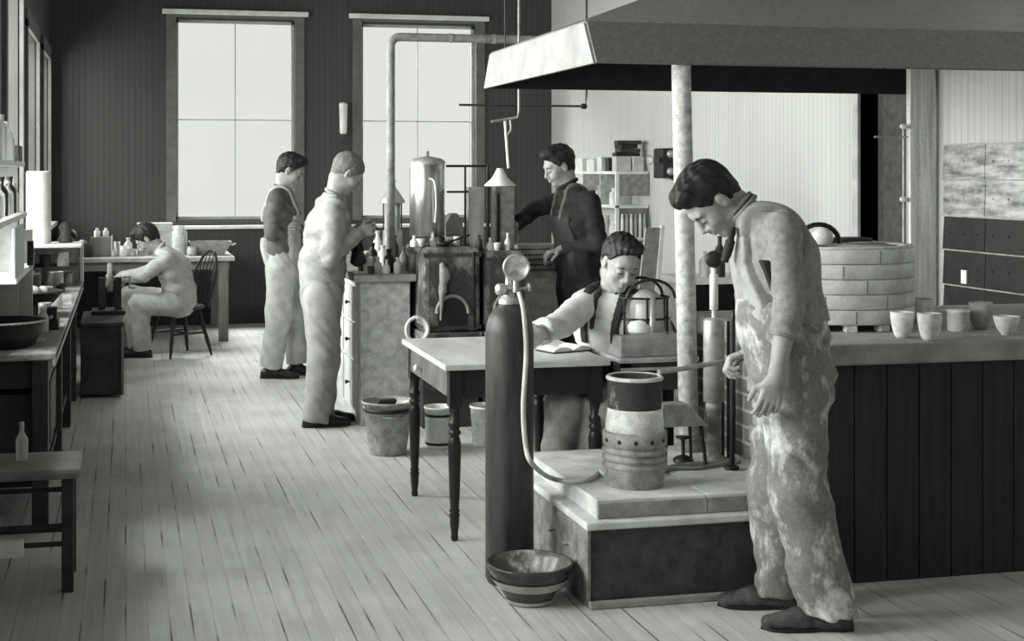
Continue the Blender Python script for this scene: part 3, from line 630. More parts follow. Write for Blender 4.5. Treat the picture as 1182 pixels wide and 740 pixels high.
# ================================================================ left-hand bench run
BZ = .80
t = thing('long_workbench', 'long dark workbench with a pale top edge running under the side windows', 'workbench', (-.53, 8.4, 0))
MB().box((XL + .01, 6.35, BZ - .035), (-.30, 10.45, BZ), .008).build('benchtop', M['bench_top'], t)
MB().box((-.315, 6.35, BZ - .06), (-.30, 10.45, BZ - .002), .004).build('front_edge', M['pale'], t)
MB().box((XL + .05, 6.45, BZ - .17), (-.36, 10.35, BZ - .035)).build('apron', M['dark'], t)
for y in (6.42, 7.765, 9.0, 10.0):
    for x in (XL + .08, -.37): MB().box((x - .035, y - .035, 0), (x + .035, y + .035, BZ - .035), .004).build('leg', M['dark'], t)
MB().box((XL + .05, 6.5, .18), (-.36, 10.3, .21)).build('lower_shelf', M['dark'], t)
for i, (a, b_) in enumerate(((6.48, 7.06), (7.10, 7.70), (7.83, 8.40))):
    q = MB().box((XL + .1, a, .211), (-.37, b_, .60), .005); q.box((-.37, a + .04, .25), (-.362, b_ - .04, .56), .003)
    tag(q.build('storage_box', M['dark']), 'dark wooden box on the lower shelf of the long workbench, %s' % ['the one nearest its end', 'the middle one', 'the one farthest along'][i], 'box', 'boxes on the lower bench shelf')

# stool at the bench end
t = thing('plank_stool', 'dark four-legged stool with a thick pale seat slab at the bench end', 'stool', (-.45, 5.6, 0))
MB().box((-.74, 5.42, .435), (-.165, 5.79, .475), .014).build('seat', M['mid'], t)
for x, y in ((-.215, 5.47), (-.69, 5.47), (-.215, 5.74), (-.69, 5.74)): MB().box((x - .022, y - .022, 0), (x + .022, y + .022, .436), .004).build('leg', M['dark'], t)
for z, y in ((.25, 5.47), (.182, 5.47), (.17, 5.74), (.33, 5.74)): MB().rod((-.69, y, z), (-.215, y, z), .010).build('rung', M['dark'], t)
MB().rod((-.215, 5.47, .22), (-.215, 5.74, .22), .010).build('rung', M['dark'], t)
q = W(30, 520, 5.62)
t = thing('glass_bottle', 'dusty clear glass bottle standing on the plank stool', 'bottle', (q.x, 5.62, .475))
MB().lathe([(.022, 0), (.024, .006), (.024, .085), (.012, .105), (.009, .112), (.009, .13), (.012, .135)], (q.x, 5.62, .475), 20).build('bottle_body', M['clear'], t)
MB().lathe([(.008, .128), (.010, .15), (0, .151)], (q.x, 5.62, .475), 12).build('stopper', M['galv'], t)
tag(MB().box((-.62, 5.425, .15), (-.375, 5.458, .216), .003).build('paper_card', plain('bright card', .88, amp=.02)), 'white card tucked on the lower rung of the plank stool', 'card')

# dark basin and tray on the bench
bx_ = -.555
t = thing('wash_basin', 'wide dark enamel basin at the near end of the long workbench', 'basin', (bx_, 6.62, BZ))
MB().lathe([(0, .0), (.13, 0), (.15, .01), (.185, .09), (.195, .11), (.205, .115), (.205, .12), (.19, .12), (.14, .02), (0, .012)], (bx_, 6.62, BZ), 44).build('basin_body', M['black'], t)
MB().tube([(bx_ + .2 * math.cos(a), 6.62 + .2 * math.sin(a), BZ + .119) for a in [k * math.pi / 20 for k in range(41)]], .006, 8).build('rolled_rim', M['galv'], t)
for i in range(3):
    q = W((12, 34, 50)[i], 371, 6.5 + .12 * i)
    tag(MB().obox((q.x - .03, 6.55 + .07 * i, BZ + .019), (.10, .05, .014), rz=.4 * i - .3).build('wood_strip', M['pale']), 'short pale wood strip lying in the dark basin, %s' % ['nearest the wall', 'the middle one', 'nearest the bench edge'][i], 'strip', 'wood strips in the basin')
t = thing('enamel_tray', 'shallow dark tray heaped with light rags on the long workbench', 'tray', (-.50, 8.0, BZ))
MB().lathe([(0, 0), (.14, 0), (.19, .06), (.197, .064), (.19, .07), (.135, .012), (0, .01)], (-.53, 8.0, BZ + .07), 36).build('tray_body', M['black'], t)
MB().lathe([(.10, 0), (.10, .07)], (-.53, 8.0, BZ), 24).build('ring_foot', M['dark'], t)
rg = Field()
for i in range(9): rg.ell((-.53 + .09 * math.cos(i * 2.3) * (i / 9), 8.0 + .12 * math.sin(i * 2.3) * (i / 9), BZ + .115 + .01 * (i % 3)), (.05, .045, .03), None, .02)
tag(npobj('rag', [rg.mesh(.008, lambda P: .006 * np.sin(P[:, 0] * 90 + P[:, 1] * 60))], M['canvas'], loc=(-.53, 8.0, BZ + .08)), 'crumpled pale rag heaped in the shallow dark tray', 'rag')

# pale stepped shelf rack with bottles, against the side wall
t = thing('shelf_rack', 'pale two-board shelf rack over the workbench packed with bottles', 'shelf', (-.6, 6.6, BZ))
for z, x in ((1.395, -.46), (1.635, -.47)): MB().box((XL + .01, 5.4, z - .012), (x, 6.92, z + .012), .003).build('board', M['white'], t)
for y in (5.45, 6.88): MB().box((XL + .02, y - .012, BZ), (-.50, y + .012, 1.62)).build('side_panel', M['pale'], t)
MB().box((XL + .01, 6.4, BZ + .30), (-.47, 7.5, BZ + .325), .003).build('lower_board', M['white'], t)
MB().box((XL + .01, 7.48, BZ), (-.47, 7.5, BZ + .5), .003).build('end_panel', M['drawer'], t)
MB().box((-.49, 6.4, BZ + .325), (-.475, 6.95, BZ + .55), .003).build('front_panel', M['drawer'], t)
bot = None
def bottle(x, y, z, r, h, mat, label, group, neck=.35):
    pr = [(r * .92, 0), (r, h * .03), (r, h * .58), (r * .9, h * .66), (r * neck, h * .78), (r * neck, h * .93), (r * neck * 1.35, h * .94), (r * neck * 1.35, h)]
    return tag(MB().lathe(pr, (x, y, z), 18).build('bottle', mat), label, 'bottle', group)
names = ['nearest the camera end', 'second along', 'third along', 'fourth along', 'fifth along', 'sixth along', 'seventh along', 'eighth along', 'at the far end']
for i in range(9):
    bottle(-.52, 5.62 + i * .152, 1.4075, .028, (.15, .17, .14)[i % 3], (M['clear'], M['white'], M['black'])[(i * 2) % 3], '%s reagent bottle on the lower rack board, %s' % (('clear', 'white', 'dark')[(i * 2) % 3], names[i]), 'reagent bottles on the lower rack board')
for i, (y, r, h, mt, nm) in enumerate(((5.8, .04, .2, 'white', 'white squat jar'), (6.05, .036, .19, 'white', 'tall white jar'), (6.28, .035, .17, 'clear', 'clear glass jar'), (6.5, .033, .13, 'white', 'narrow white jar'))):
    tag(MB().lathe([(r, 0), (r, h * .75), (r * .7, h * .84), (r * .75, h), (0, h)], (-.52, y, 1.6475), 20).build('storage_jar', M[mt]), nm + ' on the upper board of the bottle rack', 'jar', 'jars on the upper rack board')
tag(MB().box((-.585, 6.66, 1.6475), (-.475, 6.84, 1.72), .006).build('reagent_box', M['black']), 'small dark box at the end of the upper rack board', 'box')
t = thing('bracket_clamp', 'dark iron clamp hanging from the pale shelf rack', 'clamp', (-.46, 7.0, 1.1))
MB().box((-.47, 7.05, 1.14), (-.44, 7.10, 1.26), .004).build('jaw', M['black'], t); MB().rod((-.455, 7.07, 1.14), (-.455, 7.07, 1.126), .008).build('screw', M['galv'], t)

# clutter between rack and far end: vessels on the bench
for i, (x, y, r, h, mt, lb) in enumerate(((-.60, 7.25, .06, .16, 'black', 'dark round pot beside the pale rack end panel'), (-.42, 7.68, .035, .10, 'clear', 'small glass beaker near the workbench edge before the tray'),
        (-.62, 8.5, .07, .20, 'dark', 'tall dark canister behind the ragged tray'), (-.45, 8.75, .045, .08, 'white', 'small white dish on the bench beyond the tray'), (-.62, 9.1, .06, .17, 'galv', 'grey metal can by the side wall on the workbench'), (-.42, 9.5, .03, .06, 'black', 'little black cup close to the workbench edge'))):
    tag(MB().lathe([(r * .8, 0), (r, h * .1), (r * .95, h * .7), (r * 1.02, h), (r * .9, h), (r * .8, h * .2), (0, h * .15)], (x, y, BZ), 22).build('vessel', M[mt]), lb, 'vessel')
# pale open box at the far bench end
t = thing('open_cubby', 'pale topped open cubby standing on the far end of the long workbench', 'cubby', (-.5, 10.2, BZ))
MB().box((XL + .02, 9.95, BZ + .27), (-.30, 10.44, BZ + .29), .003).build('top_board', M['white'], t)
MB().box((-.325, 10.40, 0 + BZ), (-.297, 10.44, BZ + .30), .003).build('end_post', M['white'], t)
MB().box((XL + .02, 10.42, BZ), (-.33, 10.44, BZ + .27)).build('back_panel', M['bench'], t)
MB().box((XL + .02, 9.95, BZ + .12), (-.33, 10.42, BZ + .135)).build('middle_shelf', M['dark'], t)
tag(MB().lathe([(.085, 0), (.085, .50), (.080, .51), (.06, .512), (.06, .49), (0, .48)], (-.60, 10.2, BZ + .2915), 30).build('paper_roll', M['paper']), 'tall white roll of paper standing on the pale open cubby', 'paper roll')
tag(MB().lathe([(.05, 0), (.055, .02), (.03, .06), (.05, .11), (.03, .14), (0, .15)], (-.42, 10.3, BZ + .2915), 18).build('flask', M['dark']), 'dark round flask beside the tall white paper roll', 'flask')

# dark chest and grinder by the seated worker
q0 = G(118, 448, 0)
t = thing('tool_chest', 'dark wooden chest under the bench edge in front of the seated worker', 'chest', (-.19, 10.5, 0))
MB().box((-.31, 10.08, .02), (-.02, 10.95, .50), .01).build('chest_body', M['dark'], t)
MB().box((-.315, 10.07, .50), (-.01, 10.96, .53), .008).build('lid', M['dark'], t)
MB().box((-.03, 10.06, .02), (-.012, 10.08, .50)).build('corner_strip', M['mid'], t)
t = thing('bench_grinder', 'dark foot-driven grinding stand on the chest before the seated worker', 'grinder', (-.12, 10.75, .53))
m = MB(); m.box((-.25, 10.62, .53), (.0, 10.92, .56), .005); m.box((-.20, 10.72, .56), (-.15, 10.80, .80)); m.box((-.08, 10.72, .56), (-.03, 10.80, .80)); m.build('stand', M['black'], t)
MB().lathe([(0, -.03), (.02, -.03), (.02, -.02), (.105, -.02), (.11, -.012), (.11, .012), (.105, .02), (.02, .02), (.02, .03), (0, .03)], (-.115, 10.76, .80), 30, axis=(1, 0, 0)).build('wheel', M['drum'], t)
MB().tube([(-.02, 10.76, .80), (.03, 10.76, .80), (.03, 10.76, .72), (.07, 10.76, .72)], .009, 8).build('crank', M['galv'], t)

# ================================================================ far table under the back window
FZ = .80
t = thing('far_table', 'long wooden table against the back wall behind the seated worker', 'table', (.1, 13.8, 0))
MB().box((XL + .03, 13.12, FZ - .04), (1.0, 14.62, FZ), .006).build('tabletop', M['pale'], t)
MB().box((XL + .08, 13.17, FZ - .12), (.95, 13.20, FZ - .04)).build('apron', M['mid'], t)
MB().box((.92, 13.20, FZ - .12), (.95, 14.5, FZ - .04)).build('apron', M['mid'], t)
for x, y in ((.90, 13.22), (.90, 14.5), (-.05, 13.22), (-.68, 13.22), (-.68, 14.5)): MB().box((x - .045, y - .045, 0), (x + .045, y + .045, FZ - .04), .006).build('leg', M['mid'], t)
def onfar(px, Y=13.4): return atY(px, Y)
x = onfar(117); t = thing('wooden_crate', 'small grey open crate on the far table holding white jars', 'crate', (x, 13.5, FZ))
MB().box((x - .10, 13.42, FZ), (x + .09, 13.60, FZ + .18), .004).build('crate_body', M['mid'], t); MB().box((x + .09, 13.41, FZ), (x + .10, 13.61, FZ + .19)).build('end_board', M['white'], t)
for i, px in enumerate((112, 122)):
    tag(MB().lathe([(.025, 0), (.03, .05), (.012, .07), (.012, .085), (0, .085)], (onfar(px, 13.5), 13.5, FZ + .181), 14).build('white_jar', M['white']), 'little white jar on top of the grey crate, %s' % ('nearer the side wall', 'nearer the white boxes')[i], 'jar', 'white jars on the crate')
x = onfar(84); dm = Field()
for i in range(10): dm.ell((x + .13 * math.cos(i * 2.1) * .8, 13.6 + .1 * math.sin(i * 1.7), FZ + .08 + .05 * (i % 3)), (.07, .06, .07), None, .02)
tag(npobj('tool_bag', [dm.mesh(.014, lambda P: .012 * np.sin(P[:, 0] * 50 + P[:, 2] * 40))], M['dark'], loc=(x, 13.6, FZ)), 'dark lumpy cloth bag on the far table beside the crate', 'bag')
x = onfar(180); t = thing('carton', 'big white cardboard box on the far table behind the seated worker', 'box', (x, 13.7, FZ))
MB().box((x - .17, 13.6, FZ), (x + .16, 13.85, FZ + .30), .004).build('box_body', M['bench'], t); MB().box((x - .172, 13.598, FZ + .27), (x + .162, 13.852, FZ + .302), .003).build('lid', M['drawer'], t)
x = onfar(208); tag(MB().lathe([(.07, 0), (.072, .22), (.05, .25), (.05, .28), (0, .28)], (x, 13.55, FZ), 24).build('stone_jar', M['clay']), 'tall white stoneware jar next to the big white box', 'jar')
x = onfar(243); t = thing('dish_tray', 'shallow flared metal dish tray on the far table corner by the window', 'tray', (x, 13.5, FZ))
m = MB(); b4 = [(x - .13, 13.40), (x + .13, 13.40), (x + .13, 13.60), (x - .13, 13.60)]; t4 = [(x - .20, 13.35), (x + .20, 13.35), (x + .20, 13.65), (x - .20, 13.65)]
m.add([(a, b_, FZ) for a, b_ in b4] + [(a, b_, FZ + .13) for a, b_ in t4] + [(a * .96 + x * .04, b_ * .96 + 13.5 * .04, FZ + .13) for a, b_ in t4] + [(a, b_, FZ + .02) for a, b_ in b4],
    [(0, 3, 2, 1), (0, 1, 5, 4), (1, 2, 6, 5), (2, 3, 7, 6), (3, 0, 4, 7), (4, 5, 9, 8), (5, 6, 10, 9), (6, 7, 11, 10), (7, 4, 8, 11), (8, 9, 13, 12), (9, 10, 14, 13), (10, 11, 15, 14), (11, 8, 12, 15), (12, 13, 14, 15)])
m.build('tray_body', M['galv'], t); MB().tube([(x + .2, 13.4, FZ + .09), (x + .24, 13.45, FZ + .1), (x + .24, 13.55, FZ + .1), (x + .2, 13.6, FZ + .09)], .008, 6).build('handle', M['galv'], t)
for i, (px, r, h, mt, lb) in enumerate(((143, .05, .10, 'white', 'white cup on the far table between crate and white box'), (153, .035, .07, 'clear', 'small glass beaker on the far table beside the white cup'), (135, .03, .14, 'galv', 'narrow grey can on the far table beside the crate'))):
    tag(MB().lathe([(r * .8, 0), (r, h * .1), (r, h), (r * .88, h), (r * .8, h * .2), (0, h * .15)], (onfar(px), 13.4, FZ), 20).build('beaker', M[mt]), lb, 'beaker')
# wall lamp between the back windows
x = atY(396, 14.6)
t = thing('wall_lamp', 'small bright white glass lamp on the wall between the back windows', 'lamp', (x, 14.62, 2.1))
MB().lathe([(.03, 0), (.038, .02), (.042, .18), (.046, .31), (.038, .33), (.0, .335)], (x, 14.58, 2.0), 20).build('glass_shade', M['white'], t)
MB().tube(bez([(x, 14.69, 1.93), (x, 14.64, 1.90), (x, 14.58, 1.93), (x, 14.58, 2.0)]), .010, 8).build('bracket', M['dark'], t)

# ================================================================ Windsor chair
def windsor(name, loc, rz, label, mat):
    t = thing(name, label, 'chair', loc, rz)
    m = MB(); m.lathe([(.0, .40), (.19, .40), (.215, .412), (.22, .425), (.205, .436), (0, .428)], (0, 0, 0), 32, sx=1.0, sy=.98); m.build('seat', mat, t, True)
    for sx in (-1, 1):
        for sy in (-1, 1):
            a, b_ = Vector((sx * .12, sy * .12, .41)), Vector((sx * .205, sy * .20, 0)); q = [a.lerp(b_, k / 6) for k in range(7)]
            MB().tube(q, [.013, .017, .021, .015, .019, .014, .010], 12).build('leg', mat, t, True)
    for sy in (-1, 1): MB().rod((-.165, sy * .163, .2), (.165, sy * .163, .2), .010).build('stretcher', mat, t, True)
    MB().rod((0, -.163, .2), (0, .163, .2), .010).build('stretcher', mat, t, True)
    def hp(a): return Vector((-.17 - .16 * math.sin(a) ** .8 if math.sin(a) > 0 else -.17, .2 * math.cos(a), .43 + .47 * max(0, math.sin(a)) ** .8))
    MB().tube([hp(k * math.pi / 20) for k in range(21)], .012, 10).build('bow_back', mat, t, True)
    for i in range(7):
        y = -.135 + i * .045; a = math.acos(max(-1, min(1, y * 1.25 / .2))); e = hp(a); MB().rod((-.175, y, .43), e, .006, .005).build('spindle', mat, t, True)
    return t
windsor('windsor_chair', (atY(207, 12.25), 12.3, 0), math.pi + .5, 'dark bow-backed Windsor chair under the seated worker in light overalls', M['black'])

# ================================================================ the island benches and furnaces
def island(name, x0, x1, y0, y1, label, drawers):
    t = thing(name, label, 'workbench', ((x0 + x1) / 2, (y0 + y1) / 2, 0))
    MB().box((x0 - .035, y0 - .04, .905), (x1 + .035, y1, .95), .006).build('benchtop', M['bench_top'], t)
    MB().box((x0 + .012, y0, 0), (x1, y1, .905), .004).build('carcass', M['bench'], t)
    yy = y0 + .10
    if drawers:
        while yy < y1 - .5:
            for z0, z1 in ((.64, .86), (.40, .62), (.08, .38)):
                dr = MB().box((x0 - .006, yy, z0), (x0 + .012, yy + .46, z1), .004).build('drawer', M['drawer'], t)
                MB().lathe([(.006, 0), (.006, .012), (.014, .018), (.012, .028), (0, .03)], (x0 - .006, yy + .23, (z0 + z1) / 2), 10, axis=(-1, 0, 0)).build('knob', M['black'], dr)
            yy += .52
    return t
island('island_bench', 1.43, 1.76, 8.62, 11.2, 'whitewashed drawer bench beside the two standing workers', True)
island('supply_bench', 2.52, 2.79, 8.7, 10.2, 'short whitewashed bench in front of the worker in black', False)
island('rear_bench', 1.85, 2.44, 9.10, 10.75, 'whitewashed bench standing behind the two corroded furnaces', False)
# two corroded assay furnaces between the benches
def assay(name, x0, x1, label, mouth, top):
    t = thing(name, label, 'furnace', ((x0 + x1) / 2, 8.6, 0)); y0 = 8.38
    m = MB(); m.box((x0, y0 + .05, 0), (x1, 8.98, .54), .005); m.build('stand', M['dark'], t)
    m = MB(); m.box((x0 - .01, y0 - .02, .54), (x1 + .01, 9.0, .60), .008); m.build('ledge', M['furnace'], t)
    cxm, w = (x0 + x1) / 2, (x1 - x0) * .26
    arch = [(cxm + w * math.cos(a), .72 + .10 * math.sin(a)) for a in [k * math.pi / 14 for k in range(15)]] + [(cxm - w, .64), (cxm + w, .64)]
    m = MB(); m.box((x0, y0, .60), (x1, 8.98, top), .03); m.build('casing', M['furnace'], t)
    m = MB(); m.prism([(p[0], p[1]) for p in arch], 1, y0 - .006, y0 + .002); m.build('furnace_mouth', M['black'], t)
    m = MB(); m.tube([(cxm + w * 1.08 * math.cos(a), y0 - .004, .72 + .108 * math.sin(a)) for a in [k * math.pi / 14 for k in range(15)]], .012, 8); m.build('mouth_arch', M['drum'], t)
    for zz_ in (.62, top - .06): MB().box((x0 - .004, y0 - .004, zz_), (x1 + .004, 8.984, zz_ + .022)).build('iron_band', M['face_dark'], t)
    return t
fa = assay('assay_furnace', 1.80, 2.16, 'mottled corroded assay furnace behind the work table, carrying the tall metal tank', True, 1.13)
fb = assay('assay_furnace', 2.19, 2.455, 'mottled corroded assay furnace behind the gas cylinder, carrying the thin pipes', True, 1.10)
dr = Field(); X = atY(511, 8.36)
dr.cone((X, 8.37, 1.02), (X + .005, 8.37, .86), .018, .022, .02).cone((X, 8.37, .88), (X - .01, 8.37, .68), .02, .007, .02).ell((X + .02, 8.365, .96), (.03, .02, .05), None, .02)
npobj('slag_drip', [dr.mesh(.006)], M['drum'], fa)
# tall tank on the furnace
X = atY(493, 8.62)
t = thing('water_tank', 'tall narrow galvanised tank with a domed lid on the corroded furnace', 'tank', (X, 8.62, 1.13))
MB().lathe([(.108, .06), (.112, .065), (.112, .52), (.108, .53)], (X, 8.62, 1.13), 36).build('tank_body', M['bright_tin'], t)
MB().lathe([(.116, .515), (.116, .535), (.09, .552), (.03, .565), (.012, .568), (.012, .60), (0, .60)], (X, 8.62, 1.13), 36).build('lid', M['galv'], t)
for a in (.5, 2.6, 4.7): MB().rod((X + .10 * math.cos(a), 8.62 + .10 * math.sin(a), 1.131), (X + .095 * math.cos(a), 8.62 + .095 * math.sin(a), 1.2), .010).build('leg', M['black'], t)
MB().tube(bez([(X - .01, 8.505, 1.56), (X + .02, 8.49, 1.53), (X + .03, 8.49, 1.40), (X + .025, 8.50, 1.28)]), .006, 8).build('gauge_tube', M['white'], t)
# retort frame
Y = 8.6; xa, xb, xm = atY(515, Y), atY(563, Y), atY(537, Y)
t = thing('pipe_frame', 'thin iron pipe frame with cross bars beside the tall tank', 'frame', (xm, Y, 1.10))
m = MB(); m.rod((xb, Y, 1.10), (xb, Y, 1.645), .012); m.build('upright', M['black'], t)
MB().rod((xm, Y - .22, .62), (xm, Y - .22, 1.10), .010).build('upright', M['black'], t)
MB().rod((xm, Y, 1.10), (xm, Y, 1.635), .007).build('upright', M['black'], t)
MB().rod((xa, Y, 1.635), (xb, Y, 1.635), .008).build('cross_bar', M['black'], t); MB().rod((xa + .005, Y, 1.47), (xm + .02, Y, 1.47), .007).build('cross_bar', M['black'], t)
X = atY(548, 8.75); tag(MB().box((X - .055, 8.70, 1.101), (X + .05, 8.80, 1.50), .004).build('vent_duct', M['drawer']), 'pale square upright vent duct behind the thin pipe frame', 'duct')
X = atY(523, 8.72); tag(MB().prism([(X - .055, 1.131), (X + .055, 1.131), (X + .055, 1.27), (X + .02, 1.33), (X - .02, 1.33), (X - .055, 1.27)], 1, 8.68, 8.78).build('muffle_cover', M['galv']), 'grey peaked muffle cover between the tank and the vent duct', 'cover')
X = atY(580, 8.72); t = thing('meter_box', 'grey upright metal case under the hanging conical lamp', 'case', (X, 8.72, 1.10))
MB().box((X - .06, 8.66, 1.101), (X + .065, 8.78, 1.50), .005).build('case_body', M['drum'], t); MB().box((X - .05, 8.655, 1.14), (X - .035, 8.66, 1.46)).build('hinge_strip', M['black'], t)
for i, (px, z0, h, r, mt, lb) in enumerate(((478, 1.131, .07, .028, 'white', 'small white flask at the foot of the tall tank'), (566, 1.101, .08, .028, 'clear', 'little glass flask before the grey metal case'), (586, 1.101, .11, .022, 'white', 'slim white bottle before the grey metal case'), (540, 1.101, .05, .03, 'black', 'low black cup before the pale duct'))):
    tag(MB().lathe([(r * .9, 0), (r, h * .2), (r * .9, h * .5), (r * .35, h * .7), (r * .4, h)], (atY(px, 8.48), 8.48, z0), 16).build('flask', M[mt]), lb, 'flask')

# bench clutter on the island bench
spots = [(425, 8.75, .032, .13, 'white', 'white bottle at the bench corner nearest the standing man'), (436, 8.72, .026, .10, 'clear', 'clear glass bottle second along the drawer bench front'), (449, 8.78, .034, .15, 'black', 'black bottle at the middle of the drawer bench end'),
    (459, 8.70, .026, .10, 'white', 'short white bottle on the drawer bench before the furnace'), (466, 8.85, .028, .16, 'galv', 'grey bottle on the drawer bench next to the furnace'), (430, 9.2, .035, .17, 'black', 'black bottle behind the front bottles on the drawer bench'),
    (442, 9.4, .035, .14, 'white', 'white bottle standing farther back on the drawer bench'), (455, 9.6, .035, .2, 'dark', 'tall dark bottle near the white lantern foot')]
for px, Y, r, h, mt, lb in spots: bottle(atY(px, Y), Y, .95, r, h, M[mt], lb, 'bottles on the drawer bench', .42)
X = atY(415, 8.74); tag(MB().obox((X, 8.74, .955), (.13, .09, .010), rz=.3).build('paper_sheet', M['paper']), 'white paper sheet at the drawer bench corner under the man\'s hands', 'paper')
X = atY(453, 10.4)
t = thing('bench_lantern', 'pale lantern with a domed cap standing far back on the drawer bench', 'lantern', (X, 10.4, .95))
MB().lathe([(.06, 0), (.075, .01), (.075, .20), (.06, .21)], (X, 10.4, .95), 24).build('lantern_base', M['galv'], t)
m = MB()
for i in range(8):
    a = i * math.pi / 4; m.rod((X + .07 * math.cos(a), 10.4 + .07 * math.sin(a), 1.15), (X + .07 * math.cos(a), 10.4 + .07 * math.sin(a), 1.36), .005)
MB().lathe([(.062, .2), (.062, .41), (0, .41)], (X, 10.4, .95), 24).build('lantern_glass', M['clear'], t)
MB().lathe([(.095, .41), (.095, .425), (.06, .48), (.025, .53), (.02, .56), (.03, .58), (.0, .60)], (X, 10.4, .95), 28).build('domed_cap', M['tin'], t)
for i in range(6):
    a = i * math.pi / 3; MB().rod((X + .07 * math.cos(a), 10.4 + .07 * math.sin(a), 1.15), (X + .07 * math.cos(a), 10.4 + .07 * math.sin(a), 1.365), .005).build('guard_wire', M['black'], t)
# white coiled tube hooked on the bench side, buckets
cw = Vector((1.80, 8.50, .72))
tag(MB().tube([(1.742 + (.055 + .0004 * k) * math.cos(a), 8.345 - .0006 * k, .63 + .075 * math.sin(a)) for k, a in enumerate([j * math.pi / 10 for j in range(46)])], .010, 8).build('tube_coil', M['white']), 'coil of white tube hanging on the furnace corner behind the table', 'hose')
def bucket(name, px, py, wpx, hpx, label, mat, bands=((.84, .02),), rimw=1.05, taper=.72):
    c = G(px, py, 0); Z = c.dot(FW); r = wpx * Z / FPX / 2; hh = hpx * Z / FPX; c = c + FW * r * taper * .9; c.z = 0
    t = thing(name, label, 'bucket', c)
    MB().lathe([(0, .0), (r * taper, 0), (r * (taper + .02), .01), (r, hh), (r * rimw, hh), (r * rimw, hh - .012), (r * .985, hh - .015), (r * .96, hh - .02), (r * taper * .95, .03), (0, .02)], c, 40).build('bucket_body', mat, t)
    for f, w in bands:
        rr = r * (taper + (1 - taper) * f) + .002; MB().lathe([(rr - .001, hh * f - w / 2), (rr + .002, hh * f - w / 2), (rr + .003, hh * f + w / 2), (rr, hh * f + w / 2)], c, 40, cap=False).build('hoop', M['black'], t)
    return t, c, r, hh
bt, bc_, br, bh = bucket('zinc_bucket', 447, 527, 59, 62, 'large zinc bucket standing at the foot of the drawer bench', M['bucket'])
MB().tube(bez([(bc_.x - br, bc_.y, bh - .03), (bc_.x - br * .7, bc_.y - br * .55, bh - .07), (bc_.x + br * .1, bc_.y - br * 1.04, bh - .08), (bc_.x + br * .8, bc_.y - br * .5, bh - .06), (bc_.x + br, bc_.y, bh - .03)]), .004, 6).build('bail_handle', M['galv'], bt)
t = thing('scrub_brush', 'dark scrubbing brush propped across the rim of the zinc bucket', 'brush', (bc_.x - .02, bc_.y - .06, bh))
MB().obox((bc_.x - .02, bc_.y - .07, bh + .008), (.105, .05, .022), rz=.1, bev=.006).build('brush_block', M['dark'], t); MB().obox((bc_.x - .02, bc_.y - .07, bh - .012), (.095, .042, .02), rz=.1).build('bristles', M['black'], t)
bucket('enamel_pail', 507, 519, 34, 48, 'small white pail with dark bands under the table between the bucket and table leg', M['white'], ((.80, .014), (.12, .014)), 1.04, .92)
bucket('clay_crock', 563, 516, 40, 46, 'pale straight crock on the floor behind the gas cylinder', M['clay'], (), 1.04, .85)

# stack of flat plates on the supply bench
X = atY(617, 8.85)
for i in range(5):
    tag(MB().obox((X + .012 * ((i * 5) % 3 - 1), 8.88, .95 + .0165 + .034 * i), (.30 - .03 * (i % 2), .22, .028), rz=.07 * (i % 3 - 1), bev=.004).build('cupel_tray', M['tin']), 'flat grey metal tray stacked on the short bench, %s' % ['lowest of five', 'second from the bottom', 'middle of five', 'second from the top', 'topmost of five'][i], 'tray', 'trays stacked on the short bench')

# ================================================================ pipes and pendant lamp
Y = 8.9; xa = atY(451, Y)
t = thing('stove_pipe', 'grey stovepipe rising before the back window and turning level to the hood', 'pipe', (xa, Y, .95))
m = MB().tube([(xa, Y, .951), (xa, Y, 2.42)] + [(xa + .06 - .06 * math.cos(a), Y, 2.42 + .06 * math.sin(a)) for a in [k * math.pi / 16 for k in range(1, 9)]] + [(XR - .02, Y, 2.48)], .028, 16); m.build('pipe_run', M['drum'], t)
for x in (atY(520, Y), atY(570, Y)): MB().lathe([(.031, -.012), (.031, .012)], (x, Y, 2.48), 20, axis=(1, 0, 0)).build('collar', M['tin'], t)
Y = 8.2; xr, xt, xl = atY(599, Y), atY(583, Y), atY(567, Y)
t = thing('pendant_lamp', 'white conical pendant lamp hanging on a crooked pipe over the furnaces', 'lamp', (xr, Y, ZC))
MB().tube([(xr, Y, ZC), (xr, Y, 1.97), (xr - .01, Y, 1.93), (xl, Y, 1.905)], .008, 10).build('drop_pipe', M['galv'], t)
MB().rod((xt, Y, ZC), (xt, Y, 2.2), .004).build('cord', M['dark'], t)
MB().tube([(xt, Y, 1.91), (xt + .012, Y, 1.75), (xt + .022, Y, 1.62)], .009, 10).build('lamp_stem', M['white'], t)
MB().tube(bez([(xt + .03, Y, 1.92), (xt + .035, Y, 1.86), (xt + .01, Y, 1.82)]), .006, 8).build('gas_hook', M['white'], t)
xs_ = atY(577, Y)
MB().lathe([(.018, .11), (.022, .10), (.05, .05), (.098, .005), (.096, .0), (.046, .045), (.0, .08)], (xs_, Y, 1.51), 36, cap=False).build('lamp_shade', M['white'], t)
Y = 9.3; t = thing('service_pipe', 'thin dark service pipe crossing before the second back window', 'pipe', (atY(600, Y), Y, 2.0))
MB().tube([(atY(530, Y), Y, 2.06), (atY(676, Y), Y, 2.06), (atY(677, Y), Y, 2.15), (atY(677, Y), Y, ZC)], .008, 8).build('pipe_run', M['dark'], t)
MB().lathe([(.012, -.02), (.02, -.015), (.02, .015), (.012, .02)], (atY(674, Y), Y, 2.06), 12, axis=(1, 0, 0)).build('joint', M['black'], t)

